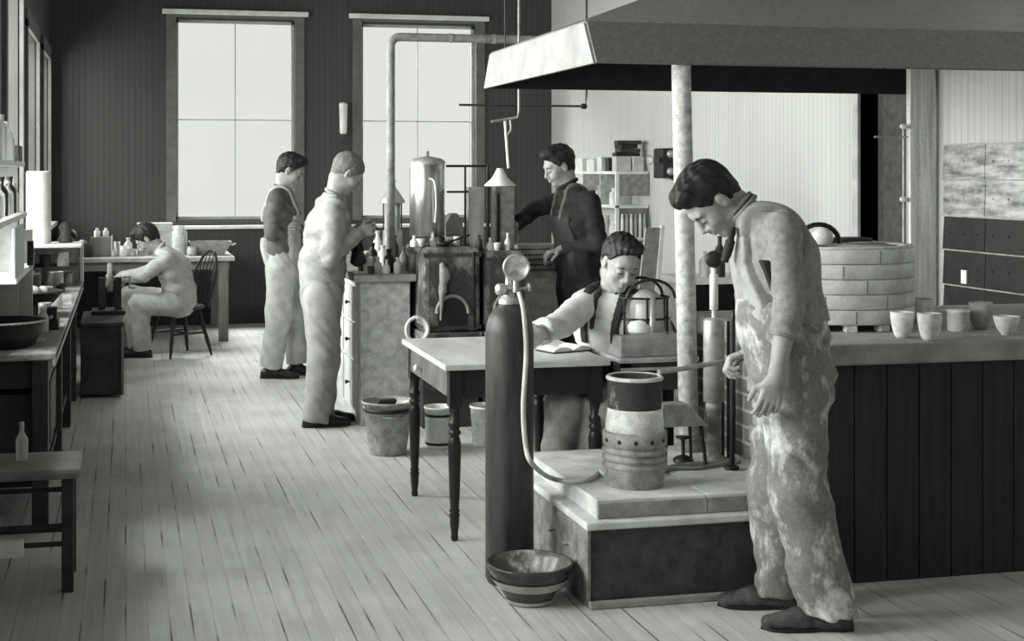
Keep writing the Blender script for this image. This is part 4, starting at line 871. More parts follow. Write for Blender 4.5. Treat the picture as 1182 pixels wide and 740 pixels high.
# ================================================================ shelves on the right wall
t = thing('wall_shelves', 'white open shelf unit on the pale side wall behind the worker in black', 'shelf', (4.44, 12.4, 0))
sy0, sy1, sxf = 11.75, 13.3, 4.28
for z, mt in ((1.575, 'white'), (1.27, 'white'), (.98, 'white')): MB().box((sxf, sy0, z), (XR - .01, sy1, z + .028), .003).build('board', M[mt], t)
for y in (sy0, sy1 - .03): MB().box((sxf, y, 0), (sxf + .03, y + .03, 1.575)).build('upright', M['white'], t)
MB().box((sxf + .03, sy0, 1.38), (XR - .01, sy0 + .02, 1.575)).build('end_panel', M['drum'], t)
MB().box((sxf + .03, sy0 + .01, .0), (XR - .01, sy0 + .03, 1.27)).build('end_panel', M['mid'], t)
MB().box((4.30, sy0 - .06, .985), (XR - .02, sy0, 1.008)).build('tube_ledge', M['white'], t)
for y in (12.2, 12.7): MB().box((sxf + .01, y, 1.298), (XR - .01, y + .02, 1.575)).build('divider', M['bench'], t)
boxes = [(4.30, 11.80, .14, .11, .13, 'drawer', 'white'), (4.455, 11.78, .10, .12, .12, 'drawer', 'white'), (4.30, 12.0, .12, .10, .12, 'dark', 'dark'), (4.30, 12.2, .12, .12, .13, 'white', 'white'), (4.30, 12.42, .14, .2, .11, 'white', 'white'), (4.30, 12.75, .15, .22, .12, 'white', 'white')]
for i, (x, y, w, dd, hh, mt, cn) in enumerate(boxes):
    t = thing('carton', '%s carton on top of the white shelf unit, %s' % (cn, ['at its near outer corner', 'against the wall', 'the only dark one', 'just beyond the dark one', 'long one before the last', 'farthest one'][i]), 'box', (x + w / 2, y + dd / 2, 1.604), 0, 'cartons on the wall shelves')
    MB().box((x, y, 1.604), (x + w, y + dd, 1.604 + hh), .003).build('box_body', M[mt], t); MB().box((x - .002, y - .002, 1.604 + hh * .8), (x + w + .002, y + dd + .002, 1.604 + hh + .002), .002).build('lid', M[mt], t)
for i in range(4):
    z = 1.737 + i * .036; tag(MB().obox((4.42 + .015 * (i % 2), 11.87, z + .018), (.22 - .03 * (i % 3), .15, .034), rz=.12 * (i % 3 - 1), bev=.004).build('book', M['dark' if i % 2 else 'black']), 'dark book lying in the pile on the shelf cartons, %s' % ['lowest', 'second from the bottom', 'second from the top', 'topmost'][i], 'book', 'books piled on the cartons')
X = atY(762, 11.6)
t = thing('wall_telephone', 'dark bulky telephone set mounted on the side wall past the shelf end', 'telephone', (XR - .08, 11.2, 1.6))
MB().box((XR - .13, 11.12, 1.54), (XR - .005, 11.34, 1.80), .015).build('case', M['black'], t)
MB().lathe([(.015, 0), (.02, .08), (.045, .12), (.045, .125), (0, .11)], (XR - .12, 11.2, 1.7), 18, axis=(-1, -.4, 0)).build('mouthpiece', M['galv'], t)
for z in (1.60, 1.75): MB().lathe([(0, 0), (.035, .005), (.03, .02), (0, .03)], (XR - .06, 11.12, z), 16, axis=(0, -1, 0)).build('bell', M['tin'], t)
MB().tube(bez([(XR - .1, 11.13, 1.56), (XR - .03, 11.0, 1.50), (XR - .02, 10.9, 1.38), (XR - .02, 10.88, 1.2)]), .008, 6).build('cable', M['black'], t)
for i in range(6):
    x = 4.33 + .042 * i; tag(MB().lathe([(.012, 0), (.014, .005), (.014, .16), (.008, .19), (.010, .21), (0, .21)], (x, sy0 + .005 - .03, 1.009), 12).build('sample_tube', M['clear' if i % 2 else 'white']), 'glass sample tube in the row at the shelf end, %s' % ['outermost', 'second from the outside', 'third from the outside', 'third from the wall', 'second from the wall', 'against the wall'][i], 'tube', 'sample tubes at the shelf end')

for i, (y, r, h, mt) in enumerate(((12.0, .05, .15, 'white'), (12.4, .045, .17, 'clear'), (12.62, .05, .12, 'dark'), (12.9, .055, .16, 'white'))):
    tag(MB().lathe([(r, 0), (r, h * .7), (r * .5, h * .8), (r * .6, h), (0, h)], (4.36, y, 1.2985), 18).build('storage_jar', M[mt]), '%s jar on the second board of the white shelf unit, %s' % (('white', 'glass', 'dark', 'white')[i], ('nearest the end', 'beyond the first divider', 'between the dividers', 'farthest in')[i]), 'jar', 'jars on the second wall shelf')
for i, (y, r, h, mt) in enumerate(((12.0, .07, .14, 'clay'), (12.35, .06, .18, 'white'), (12.8, .07, .13, 'clay_grey'))):
    tag(MB().lathe([(r, 0), (r * 1.05, h * .5), (r * .8, h * .85), (r * .85, h), (0, h)], (4.38, y, 1.0085), 18).build('clay_jar', M[mt]), 'squat %s clay jar on the lowest shelf board, %s' % (('pale', 'white', 'grey')[i], ('nearest', 'middle', 'farthest')[i]), 'jar', 'jars on the lowest wall shelf')
# leaning board with a white edge behind the seated man
bp = W(752, 300, 8.1)
t = thing('drawing_board', 'grey board with a white edge leaning behind the seated man in white', 'board', (bp.x, bp.y, .93))
by = bp.y; xl_, xr_ = atY(742, by), atY(762, by); zt_ = H0 - (262 - HY) / FPX * 8.2; zb_ = .60
MB().prism([(xl_ + .02, zt_), (xr_ + .005, zt_), (xr_ - .06, zb_), (xl_ - .06, zb_)], 1, by, by + .018).build('panel', M['drum'], t)
MB().prism([(xr_ + .005, zt_ + .01), (xr_ + .028, zt_ + .01), (xr_ - .036, zb_), (xr_ - .06, zb_)], 1, by - .008, by + .02).build('edge_strip', M['white'], t)
m = MB()
for x in (xl_ - .03, xr_ - .08): m.box((x, by + .02, 0), (x + .03, by + .05, zb_ + .25))
MB().box((xl_ - .03, by + .02, 0), (xl_, by + .05, zb_ + .25)).build('leg', M['dark'], t); MB().box((xr_ - .11, by + .02, 0), (xr_ - .08, by + .05, zb_ + .25)).build('leg', M['dark'], t)
# white side counter behind the air cylinder
t = thing('side_counter', 'white-topped counter with open shelves against the side wall behind the pump', 'counter', (4.3, 8.9, 0))
cx0, cx1, cy0, cy1 = 3.55, 4.3, 8.45, 8.95
MB().box((cx0, cy0, .86), (cx1, cy1, .90), .004).build('counter_top', M['white'], t); MB().box((cx0, cy0 + .02, .52), (cx1, cy1, .55)).build('shelf_board', M['drawer'], t)
for x in (cx0 + .02, cx1 - .05): MB().box((x, cy0 + .01, 0), (x + .03, cy1, .86)).build('side_panel', M['bench'], t)
MB().box((cx0 + .05, cy1 - .02, 0), (cx1 - .05, cy1, .86)).build('back_panel', M['dark'], t)
for i in range(6):
    x = cx0 + .08 + i * .11; h = (.22, .17, .27, .15, .24, .2)[i]
    tag(MB().lathe([(.035, 0), (.036, h * .65), (.014, h * .8), (.014, h * .95), (.018, h)], (x, cy0 + .12, .9005), 16).build('bottle', M[('black', 'white', 'dark', 'clear', 'black', 'white')[i]]), '%s bottle on the white-topped counter, %s' % (('black', 'white', 'dark', 'clear', 'black', 'white')[i], ('first from the pole', 'second from the pole', 'third from the pole', 'third from the door', 'second from the door', 'nearest the door')[i]), 'bottle', 'bottles on the white-topped counter')

# ================================================================ small clutter that the photograph shows on the benches
def lab(kind, x, y, z, r, h, mt, label, cat=None, group=None):
    P = dict(beaker=[(r * .9, 0), (r, h * .06), (r, h), (r * .92, h), (r * .88, h * .1), (0, h * .08)],
             flask=[(r * .85, 0), (r, h * .2), (r * .85, h * .5), (r * .32, h * .72), (r * .32, h * .96), (r * .42, h)],
             crucible=[(r * .55, 0), (r * .7, h * .1), (r, h), (r * .85, h), (r * .5, h * .2), (0, h * .15)],
             can=[(r, 0), (r * 1.02, h * .03), (r, h * .05), (r, h * .95), (r * 1.02, h), (r * .9, h), (r * .85, h * .9), (0, h * .88)],
             bottle=[(r * .92, 0), (r, h * .03), (r, h * .58), (r * .9, h * .66), (r * .4, h * .78), (r * .4, h * .93), (r * .55, h * .94), (r * .55, h)])[kind]
    return tag(MB().lathe(P, (x, y, z), 18).build(kind, M[mt]), label, cat or kind, group)
# furnace tops
fz = [('flask', 500, 8.50, 1.131, .026, .09, 'clear', 'small glass flask before the tall tank foot'), ('crucible', 486, 8.47, 1.131, .030, .05, 'clay', 'pale little crucible on the furnace lip below the tank'),
      ('can', 508, 8.46, 1.131, .028, .06, 'black', 'black tin can at the furnace front edge below the tank'), ('crucible', 518, 8.52, 1.131, .028, .055, 'clay_grey', 'grey little crucible in front of the peaked muffle cover'),
      ('beaker', 527, 8.50, 1.131, .022, .06, 'white', 'white beaker at the corner of the first corroded furnace'), ('bottle', 553, 8.47, 1.101, .022, .10, 'dark', 'dark bottle standing before the pale vent duct'),
      ('crucible', 574, 8.45, 1.101, .026, .05, 'clay', 'pale crucible under the white conical lamp')]
for k, px, y, z, r, h, mt, lb in fz: lab(k, atY(px, y), y, z, r, h, mt, lb)
t = thing('ore_scoop', 'dark iron scoop with a long handle lying over the corroded furnace', 'scoop', (1.97, 8.48, 1.131))
MB().lathe([(0, 0), (.035, .005), (.05, .03), (.045, .03), (.03, .01), (0, .006)], (1.93, 8.44, 1.131), 20).build('scoop_bowl', M['black'], t); MB().rod((1.97, 8.44, 1.158), (2.12, 8.50, 1.20), .006).build('handle', M['black'], t)
# island bench jumble
ib = [('bottle', 418, 8.95, .03, .15, 'dark', 'dark bottle at the back of the drawer bench corner'), ('can', 433, 8.98, .03, .09, 'galv', 'grey tin can amid the bottles on the drawer bench'), ('flask', 446, 8.68, .026, .09, 'white', 'white flask at the very front edge of the drawer bench'),
      ('crucible', 454, 8.80, .034, .06, 'clay', 'pale crucible between bottles on the drawer bench'), ('beaker', 425, 9.5, .04, .10, 'clear', 'wide glass beaker far back on the drawer bench'), ('bottle', 436, 9.9, .035, .22, 'white', 'tall white bottle far back beside the stovepipe'), ('can', 428, 8.66, .022, .05, 'black', 'small black cup at the front of the drawer bench')]
for k, px, y, r, h, mt, lb in ib: lab(k, atY(px, y), y, .95, r, h, mt, lb)
# long workbench along the windows
lw = [('can', -.66, 6.95, .05, .14, 'black', 'black can between the rack and the basin'), ('bottle', -.40, 7.15, .028, .13, 'clear', 'clear bottle standing near the workbench front edge'), ('beaker', -.40, 8.35, .04, .09, 'white', 'white beaker just beyond the ragged tray'),
      ('can', -.55, 8.62, .055, .19, 'dark', 'dark tall can by the ragged tray'), ('bottle', -.68, 8.9, .04, .26, 'clear', 'tall clear bottle by the side wall past the tray'), ('crucible', -.50, 9.15, .05, .07, 'clay', 'pale crucible in the middle of the long workbench'),
      ('can', -.45, 9.62, .045, .13, 'galv', 'grey can before the open cubby'), ('beaker', -.60, 9.55, .05, .16, 'dark', 'dark jar before the open cubby'), ('bottle', -.68, 9.75, .035, .22, 'black', 'black bottle against the wall before the cubby')]
for k, x, y, r, h, mt, lb in lw: lab(k, x, y, BZ, r, h, mt, lb)
tag(MB().obox((-.43, 8.95, BZ + .003), (.20, .62, .004), rz=.04).build('paper_sheet', M['paper']), 'large white paper sheet spread on the long workbench edge', 'paper')
tag(MB().obox((-.45, 7.45, BZ + .004), (.16, .24, .006), rz=-.2).build('paper_sheet', M['paper']), 'small pale paper sheet on the workbench before the ragged tray', 'paper')
t = thing('hand_vise', 'black bench vise fixed at the near workbench edge beyond the basin', 'vise', (-.36, 7.30, BZ))
MB().box((-.40, 7.25, BZ), (-.33, 7.38, BZ + .05), .006).build('vise_base', M['black'], t); MB().box((-.39, 7.26, BZ + .05), (-.34, 7.29, BZ + .11), .004).build('jaw', M['black'], t); MB().box((-.39, 7.33, BZ + .05), (-.34, 7.36, BZ + .11), .004).build('jaw', M['black'], t)
MB().rod((-.365, 7.18, BZ + .07), (-.365, 7.36, BZ + .07), .008).build('screw', M['galv'], t)
for i, (y, w, hh, mt, cn) in enumerate(((7.62, .16, .13, 'drawer', 'pale'), (7.62, .14, .09, 'dark', 'dark'))):
    z0 = BZ + (0 if i == 0 else .1305)
    tag(MB().box((-.74, y - .1, z0), (-.74 + w, y + .1, z0 + hh), .004).build('carton', M[mt]), '%s carton behind the pale rack end panel, %s' % (cn, ('under the dark one', 'on top of the pale one')[i]), 'box')
# cubby contents
for i, (x, h, mt, cn) in enumerate(((-.66, .10, 'white', 'white'), (-.55, .08, 'dark', 'dark'), (-.43, .10, 'clay', 'pale clay'))):
    lab('can', x, 10.1, BZ + .1355, .04, h, mt, '%s pot inside the open cubby, upper shelf' % cn)
    lab('beaker', x + .03, 10.08, BZ, .035, .09, ('dark', 'white', 'galv')[i], '%s beaker inside the open cubby, lower level' % ('dark', 'white', 'grey')[i])
# far table
for i, (px, y, r, h, mt, k, lb) in enumerate(((78, 13.35, .06, .17, 'black', 'can', 'black can on the far table near the wall corner'), (98, 13.38, .05, .12, 'dark', 'can', 'dark tin on the far table beside the crate'), (66, 13.9, .05, .26, 'dark', 'bottle', 'tall dark bottle in the far table corner'),
        (148, 13.75, .04, .16, 'white', 'bottle', 'white bottle behind the cups on the far table'), (222, 13.35, .045, .09, 'clear', 'beaker', 'glass beaker between stone jar and metal tray'))):
    lab(k, atY(px, y), y, FZ, r, h, mt, lb)
# ================================================================ people
def unit(v): v = Vector(v); return v.normalized()
def rotv(v, ax, a): return Matrix.Rotation(a, 3, Vector(ax)) @ Vector(v)
def head_frame(c, fwd, roll=0.0):
    """fwd = where the face looks (unit, any tilt); u is its up axis"""
    f = unit(fwd); s = unit(UP.cross(f)); u = unit(f.cross(s)); 
    if roll: s = rotv(s, f, roll); u = rotv(u, f, roll)
    return Vector(c), f, s, u
def add_head(F, hf, k=1.0):
    c, f, s, u = hf; A = [list(f), list(s), list(u)]
    def P(a, b_, d): return c + f * a * k + s * b_ * k + u * d * k
    def E(a, b_, d, r, kk=.02, op='add'): F.ell(P(a, b_, d), [q * k for q in r], A, kk * k, op)
    E(-.014, 0, .035, (.098, .075, .086)); E(.028, 0, -.018, (.060, .060, .088), .03); E(.022, 0, -.07, (.058, .052, .042), .03)
    E(.070, 0, -.100, (.020, .024, .017), .025); E(.078, 0, .026, (.016, .050, .014), .02); E(.058, .036, -.030, (.028, .024, .028)); E(.058, -.036, -.030, (.028, .024, .028))
    for q in (1, -1):
        E(.100, q * .031, .002, (.018, .019, .013), .010, 'sub'); E(.077, q * .031, .000, (.014, .0145, .0135), .004)
        E(-.006, q * .077, -.008, (.019, .008, .033), .006); E(.004, q * .086, -.006, (.008, .006, .016), .004, 'sub')
        E(.098, q * .012, -.036, (.010, .009, .008), .008)
    F.cone(P(.086, 0, .014), P(.110, 0, -.030), .008 * k, .012 * k, .010 * k)
    E(.084, 0, -.052, (.016, .026, .016), .02); E(.097, 0, -.061, (.008, .023, .0055), .003); E(.094, 0, -.071, (.008, .019, .006), .003); E(.106, 0, -.0665, (.010, .022, .0018), .002, 'sub')
def brow_marks(root, hf, k=1.0):
    c, f, s, u = hf
    def P(a, b_, d): return c + f * a * k + s * b_ * k + u * d * k
    for q in (1, -1):
        MB().tube([P(.092, q * .014, .020), P(.092, q * .03, .027), P(.080, q * .050, .020)], [.003 * k, .0045 * k, .002 * k], 6).build('eyebrow', M['hair'], root)
        MB().tube([P(.0885, q * .017, -.004), P(.0925, q * .031, -.008), P(.084, q * .046, -.003)], [.0012, .0022, .0012], 6).build('eyelashes', M['hair'], root)
def hair_mesh(hf, k=1.0, vol=.012, top=.0, slope=.76, off=.010, wave=.003, seed=0, h=.006):
    c, f, s, u = hf; A = np.array([list(f), list(s), list(u)]); F = Field(); cc = np.array(c)
    def P(a, b_, d): return c + f * a * k + s * b_ * k + u * d * k
    F.ell(P(-.018, 0, .038 + top / 2), [(.098 + vol) * k, (.076 + vol) * k, (.088 + vol + top / 2) * k], A, .02)
    F.ell(P(-.058, 0, -.018), [.040 * k + vol * .5, .056 * k, .060 * k], A, .02)
    if top: F.ell(P(.04, .01, .105), [.055 * k, .06 * k, .03 * k + top], A, .02)
    for q in (1, -1): F.ell(P(-.004, q * .088, -.006), [.027 * k, .028 * k, .036 * k], A, .006, 'sub')
    F.ell(P(.066, 0, -.03), [.052 * k, .064 * k, .078 * k], A, .01, 'sub')
    rnd = random.Random(seed); ph = rnd.random() * 6
    def folds(Q):
        q = (Q - cc) @ A.T; return wave * (np.sin(q[:, 0] * 150 + 3 * np.sin(q[:, 1] * 60 + ph)) * .5 + np.sin(q[:, 1] * 240 + q[:, 0] * 60 + 2 * np.sin(q[:, 2] * 70)) * .5)
    def line(Q):
        q = (Q - cc) @ A.T / k; a = q[:, 0]; ln = np.interp(a, [-.12, -.05, -.02, .0, .03, .06, .085, .12], [-.085, -.075, -.045, -.02, .000, .042, .070, .085]) + off; return (ln - q[:, 2]) * .75 * k
    return F.mesh(h, folds, mask=line)
def add_hand(F, w, d, n, thumb, curl=.35, k=1.0, spread=.1, pinch=False):
    """w wrist, d hand direction, n the way the palm faces, thumb = +1/-1 which side along n x d"""
    d = unit(d); n = unit(Vector(n) - d * Vector(n).dot(d)); t = n.cross(d) * thumb
    F.cone(w - d * .02 * k, w + d * .012 * k, .024 * k, .022 * k, .01, (list(t), 1.25))
    F.cone(w + d * .015 * k, w + d * .075 * k, .015 * k, .014 * k, .012, (list(t), 2.5))
    L = [(.040, .024, .019), (.044, .028, .021), (.041, .026, .020), (.032, .020, .017)]
    for i in range(4):
        o = (1.5 - i) * .0195; p = w + d * (.088 - .003 * abs(i - 1)) * k + t * o * k; a = curl * (1 + .12 * i)
        F.cone(w + d * .055 * k + t * o * .85 * k, p, .0115 * k, .010 * k, .006)
        dd = rotv(d, n.cross(d), 0); ang = 0; r = [.0095, .0088, .0078, .0066]
        for j in range(3):
            ang += a * (1.0, 1.15, .8)[j]; v = (d * math.cos(ang) + n * math.sin(ang) + t * spread * (1.5 - i) * .35).normalized(); q = p + v * L[i][j] * k
            F.cone(p, q, r[j] * k, r[j + 1] * k, .002); p = q
    p = w + d * .028 * k + t * .026 * k; v = (d * .62 + t * .62 + n * .35).normalized(); q = p + v * .042 * k; F.cone(w + d * .02 * k + t * .012 * k, q, .015 * k, .0115 * k, .008)
    v2 = (d * .85 + t * (.05 if not pinch else -.2) + n * .5).normalized(); q2 = q + v2 * .030 * k; F.cone(q, q2, .0110 * k, .0095 * k, .003); F.cone(q2, q2 + (v2 + n * .2).normalized() * .024 * k, .0095 * k, .0078 * k, .003)
def fold_fn(amp, seed, ax=(0.25, .15, 1.0), wl=.075):
    r = random.Random(seed); p = [r.random() * 6.28 for _ in range(8)]; kx = np.array(ax, float); kx /= np.linalg.norm(kx); kw = 2 * math.pi / wl
    def fn(P):
        x, y, z = P[:, 0], P[:, 1], P[:, 2]
        w1 = np.sin(x * 17 + z * 9 + p[0]) + np.sin(y * 21 - z * 7 + p[1]); w2 = np.sin(x * 11 - y * 13 + z * 15 + p[2])
        a = np.sin((P @ kx) * kw + 1.6 * w1 + p[3]); b_ = np.sin((P @ kx) * kw * 1.9 + 2.3 * w2 + x * 30 + p[4])
        env = .45 + .55 * np.sin(z * 6.5 + x * 5 + p[5]) ** 2
        return amp * env * (a * np.abs(a) * .9 + .35 * b_) + amp * .5 * w2 * .4
    return fn
def torso(F, J, g, upto='neck', fl=1.32):
    sd = list(J['sd']); r = J.get('tr', (.112, .108, .118))
    F.cone(J['pelvis'], J['waist'], r[0] + g, r[1] + g, .06, (sd, fl)); F.cone(J['waist'], J['chest'], r[1] + g, r[2] + g, .06, (sd, fl))
    if upto == 'neck':
        nb = J['neck']; F.cone(J['chest'], J['chest'].lerp(nb, .72), r[2] + g, .074 + g, .06, (sd, 1.5)); F.cone(J['sh'][0], J['sh'][1], .052 + g, .052 + g, .07)
def arms(F, J, g, to=1.0, r=(.054, .046, .036), k=.016):
    for i in (0, 1):
        s_, e, w = J['sh'][i], J['el'][i], J['wr'][i]
        F.cone(s_, e, r[0] + g, r[1] + g, k); 
        if to > 0:
            p = e.lerp(w, to); F.cone(e, p, r[1] + g, r[1] + (r[2] - r[1]) * to + g, min(k, .012))
def legs(F, J, g, rr=(.088, .062, .045), cuff=1.0):
    for i in (0, 1):
        F.cone(J['hip'][i], J['kn'][i], rr[0] + g, rr[1] + g, .04); F.cone(J['kn'][i], J['an'][i], rr[1] + g, rr[2] + g, .03)
def shoe_mesh(an, toe, h=.006, k=1.0, lift=0.0):
    t = unit((toe[0], toe[1], 0)); s = UP.cross(t); g0 = Vector((an.x, an.y, lift)); F = Field(); st = list(s)
    F.cone(g0 - t * .045 * k + UP * .040, g0 + t * .10 * k + UP * .036, .040 * k, .036 * k, .02); F.cone(g0 + t * .10 * k + UP * .034, g0 + t * .195 * k + UP * .024, .036 * k, .026 * k, .02, (st, 1.25))
    F.cone(Vector((an.x, an.y, an.z + .03)), g0 + UP * .05, .044 * k, .046 * k, .02)
    F.cone(g0 - t * .055 * k + UP * .012, g0 - t * .02 * k + UP * .012, .034 * k, .032 * k, .004)
    F.cut(g0, np.array((0, 0, -1.0)), .5)
    F.cut(Vector((an.x, an.y, an.z + .055)), np.array((0, 0, 1.0)), .09)
    for j in range(5):
        a = g0 + t * (.045 + .018 * j) * k + UP * (.077 - .007 * j); F.cone(a - s * .014, a + s * .014, .0035, .0035, .001)
    return F.mesh(h)
def sole_mesh(an, toe, k=1.0):
    t = unit((toe[0], toe[1], 0)); s = UP.cross(t); g0 = Vector((an.x, an.y, 0)); m = MB()
    out = [(-.088, 0), (-.08, .028), (-.04, .038), (.02, .032), (.08, .042), (.14, .046), (.19, .036), (.222, 0)]; pts = out + [(a, -b_) for a, b_ in reversed(out[1:-1])]
    n = len(pts); vs = [g0 + t * a * k + s * b_ * k + UP * z for z in (.001, .013) for a, b_ in pts]; m.add(vs, [tuple(range(n)), tuple(range(n, 2 * n))[::-1]] + [(i, n + i, n + (i + 1) % n, (i + 1) % n) for i in range(n)]); return m

def person(label, J, skin='skin', hands=True, base=None, hk=1.0, bare=0.0, neck_r=.054):
    F = Field(); torso(F, J, -.022); arms(F, J, -.012, 1.0, (.05, .042, .030)); legs(F, J, -.025)
    for i in (0, 1): F.cone(J['an'][i], J['an'][i] - UP * .03, .030, .030, .01)
    parts = [F.mesh(.013)]
    c, f, s, u = J['head']; Hd = Field(); add_head(Hd, J['head'], hk); Hd.cone(c - f * .035 * hk - u * .06 * hk, J['neck'] - UP * .02, neck_r * hk, (neck_r + .006) * hk, .035)
    parts.append(Hd.mesh(J.get('hh', .0055)))
    for i in (0, 1):
        if J['hand'][i] is None: continue
        d, n, th, cu = J['hand'][i][:4]; Q = Field(); e, w = J['el'][i], J['wr'][i]
        Q.cone(e.lerp(w, J.get('bare', .55)), w, (.041 if J.get('bare', .55) < .4 else .036), .026, .01); add_hand(Q, w, d, n, th, cu, hk); parts.append(Q.mesh(J.get('handh', .0042)))
    b = Vector(base) if base is not None else Vector((J['pelvis'].x, J['pelvis'].y, 0))
    o = npobj('person', parts, M[skin], None, b); tag(o, label, 'person'); brow_marks(o, J['head'], hk); return o
def child(o, name, parts, mat): return npobj(name, parts if isinstance(parts, list) else [parts], M[mat], o)

# ---------------- the man leaning by the plinth (overalls splashed with plaster)
fa_ = -RT; sdA = Vector(-FW)
J = dict(sd=sdA, head=head_frame(W(822, 231, 4.97), unit(-RT * math.cos(math.radians(59)) - UP * math.sin(math.radians(59)) + FW * -.10)), neck=W(864, 243, 4.97), chest=W(893, 300, 4.97), waist=W(902, 370, 4.97), pelvis=W(913, 430, 4.97),
    sh=[W(904, 262, 4.815), W(893, 262, 5.13)], el=[W(911, 352, 4.76), W(885, 345, 5.21)], wr=[W(896, 436, 4.74), W(868, 405, 5.10)],
    hip=[W(917, 432, 4.90), W(912, 430, 5.06)], kn=[W(922, 572, 4.86), W(896, 565, 5.08)], an=[W(955, 700, 4.845), W(902, 676, 5.09)], tr=(.135, .130, .128), bare=.15, hh=.004, handh=.0035,
    hand=[(-UP * .9 - RT * .25, FW, 1, .42), (-RT * .8 - UP * .3 + FW * .1, -FW * .2 - UP, 1, .8)])
A_ = person('tall dark-haired man in plaster-splashed overalls leaning his forehead over the furnace pipe', J, 'skin', hk=1.02)
JA = J
child(A_, 'hair', hair_mesh(J['head'], 1.03, .008, .010, .80, .012, .0035, 3, .004), 'hair')
S = Field(); torso(S, J, -.006); arms(S, J, .002, .45, (.060, .052, .041))
for i in (0, 1):
    p = J['el'][i].lerp(J['wr'][i], .42); S.cut(p, np.array(unit(J['wr'][i] - J['el'][i])), .085)
sm = S.mesh(.0085, fold_fn(.0035, 5, (.5, .2, .8), .07)); child(A_, 'shirt', sm, 'shirt_grey')
for i in (0, 1):
    p = J['el'][i].lerp(J['wr'][i], .42); ax_ = unit(J['wr'][i] - J['el'][i]); q = ax_.orthogonal().normalized(); q2 = ax_.cross(q)
    MB().tube([p + (q * math.cos(a) + q2 * math.sin(a)) * .0445 for a in [k * math.pi / 12 for k in range(25)]], .005, 8).build('rolled_cuff', M['shirt_grey'], A_)
V = Field(); torso(V, J, .0, 'chest'); V.cut(J['chest'] + UP * .06, np.array((0, 0, 1.0)), .4); vm = V.mesh(.010, fold_fn(.0012, 8))
child(A_, 'vest', vm, 'mid_shirt')
# overalls: legs and seat in one, bib and back panel cut to leave the flanks open
L = Field(); sd = list(sdA)
L.cone(J['pelvis'] - UP * .02, J['waist'], .146, .149, .05, (sd, 1.28)).cone(J['waist'], J['waist'].lerp(J['chest'], .5), .149, .147, .05, (sd, 1.28))
for i in (0, 1): L.cone(J['hip'][i], J['kn'][i], .112, .100, .06).cone(J['kn'][i], J['an'][i] - UP * .0, .098, (.102, .094)[i], .04); L.cut(J['an'][i] - UP * .028, np.array(unit(Vector((0, 0, -1)) + RT * .0)), .2)
L.cut(J['waist'] + UP * .085, np.array((0, 0, 1.0)), .35)
lm = L.mesh(.0085, fold_fn(.009, 21, (.55, .25, .8), .13)); child(A_, 'overalls', lm, 'overalls')
T = Field(); torso(T, J, .011); ff_ = fold_fn(.003, 31, (.9, .2, .3), .12); wz = J['waist'].z; chz = J['chest'].z; wp = np.array(J['waist']); chp = np.array(J['chest']); sdn = np.array(sdA); fan = np.array(fa_)
def mid_of(P): t = np.clip((P[:, 2] - wz) / (chz - wz), -.5, 1.8)[:, None]; return wp + (chp - wp) * t
def fsd(P): Q = P - mid_of(P); return Q @ fan, Q @ sdn
def slab_(P, c0, hw, z0, z1, front=None):
    a, b_ = fsd(P); q = [np.abs(b_ - c0) - hw, z0 - P[:, 2], P[:, 2] - z1]
    if front is not None: q.append(-(a - front[1]) * front[0])
    return np.max(q, 0)
def bib(P): return slab_(P, 0, .155 - .25 * np.clip(P[:, 2] - wz - .06, 0, 1), wz + .01, chz + .09, (1, .0))
def back(P): return slab_(P, 0, .24 - .75 * np.clip(P[:, 2] - chz + .03, 0, 1), wz + .01, chz + .09, (-1, .035))
def strap_at(c0, hw, z0, z1=9, front=None): return lambda P: slab_(P, c0, hw, z0, z1, front)
def wear(o, name, g, fn, mt, ff=None, h=.0075): T = Field(); torso(T, J, g); child(o, name, T.mesh(h, ff, mask=fn), mt)
wear(A_, 'bib', .015, bib, 'overalls_bib', ff_); wear(A_, 'back_panel', .017, back, 'shirt_grey', ff_)
wear(A_, 'armhole_patch', .021, lambda P: np.maximum(slab_(P, .15, .045, wz + .06, chz + .01, (1, .005)), fsd(P)[0] - .085 + .25 * (chz - P[:, 2])), 'dark_shirt')  # dark cloth patch laid over the flank beside the bib
for q in (-1, 1): wear(A_, 'shoulder_strap', .016, strap_at(q * .064, .020, chz + .04), 'overalls_bib')
hc_, hf_, hs_, hu_ = J['head']; nc = J['neck'] - UP * .02; na = unit(hc_ - hf_ * .035 - hu_ * .06 - nc); q = unit(na.cross(FW)); q2 = na.cross(q)
for r_, o_, mt in ((.062, .050, 'shirt_grey'), (.066, .030, 'shirt_grey')): MB().tube([nc + na * o_ + (q * math.cos(a) + q2 * math.sin(a)) * r_ for a in [k * math.pi / 14 for k in range(29)]], .010, 10).build('collar', M[mt], A_)
MB().tube([nc + na * .040 + (q * math.cos(a) + q2 * math.sin(a)) * .066 for a in [k * math.pi / 14 for k in range(29)]], .006, 8).build('neck_band', M['strap'], A_)
MB().tube(bez([W(846, 262, 4.90), W(843, 278, 4.90), W(840, 290, 4.905), W(836, 302, 4.91)]), [.012] * 8 + [.017] * 12 + [.014] * 5, 10).build('necktie', M['strap'], A_)
for i, toe in ((0, -RT), (1, -RT + FW * .05)):
    sh_ = child(A_, 'shoe', shoe_mesh(J['an'][i] - RT * .0 + UP * 0, toe, .0055, 1.05), 'dusty_shoe'); sole_mesh(J['an'][i], toe, 1.05).build('sole', M['black'], sh_)

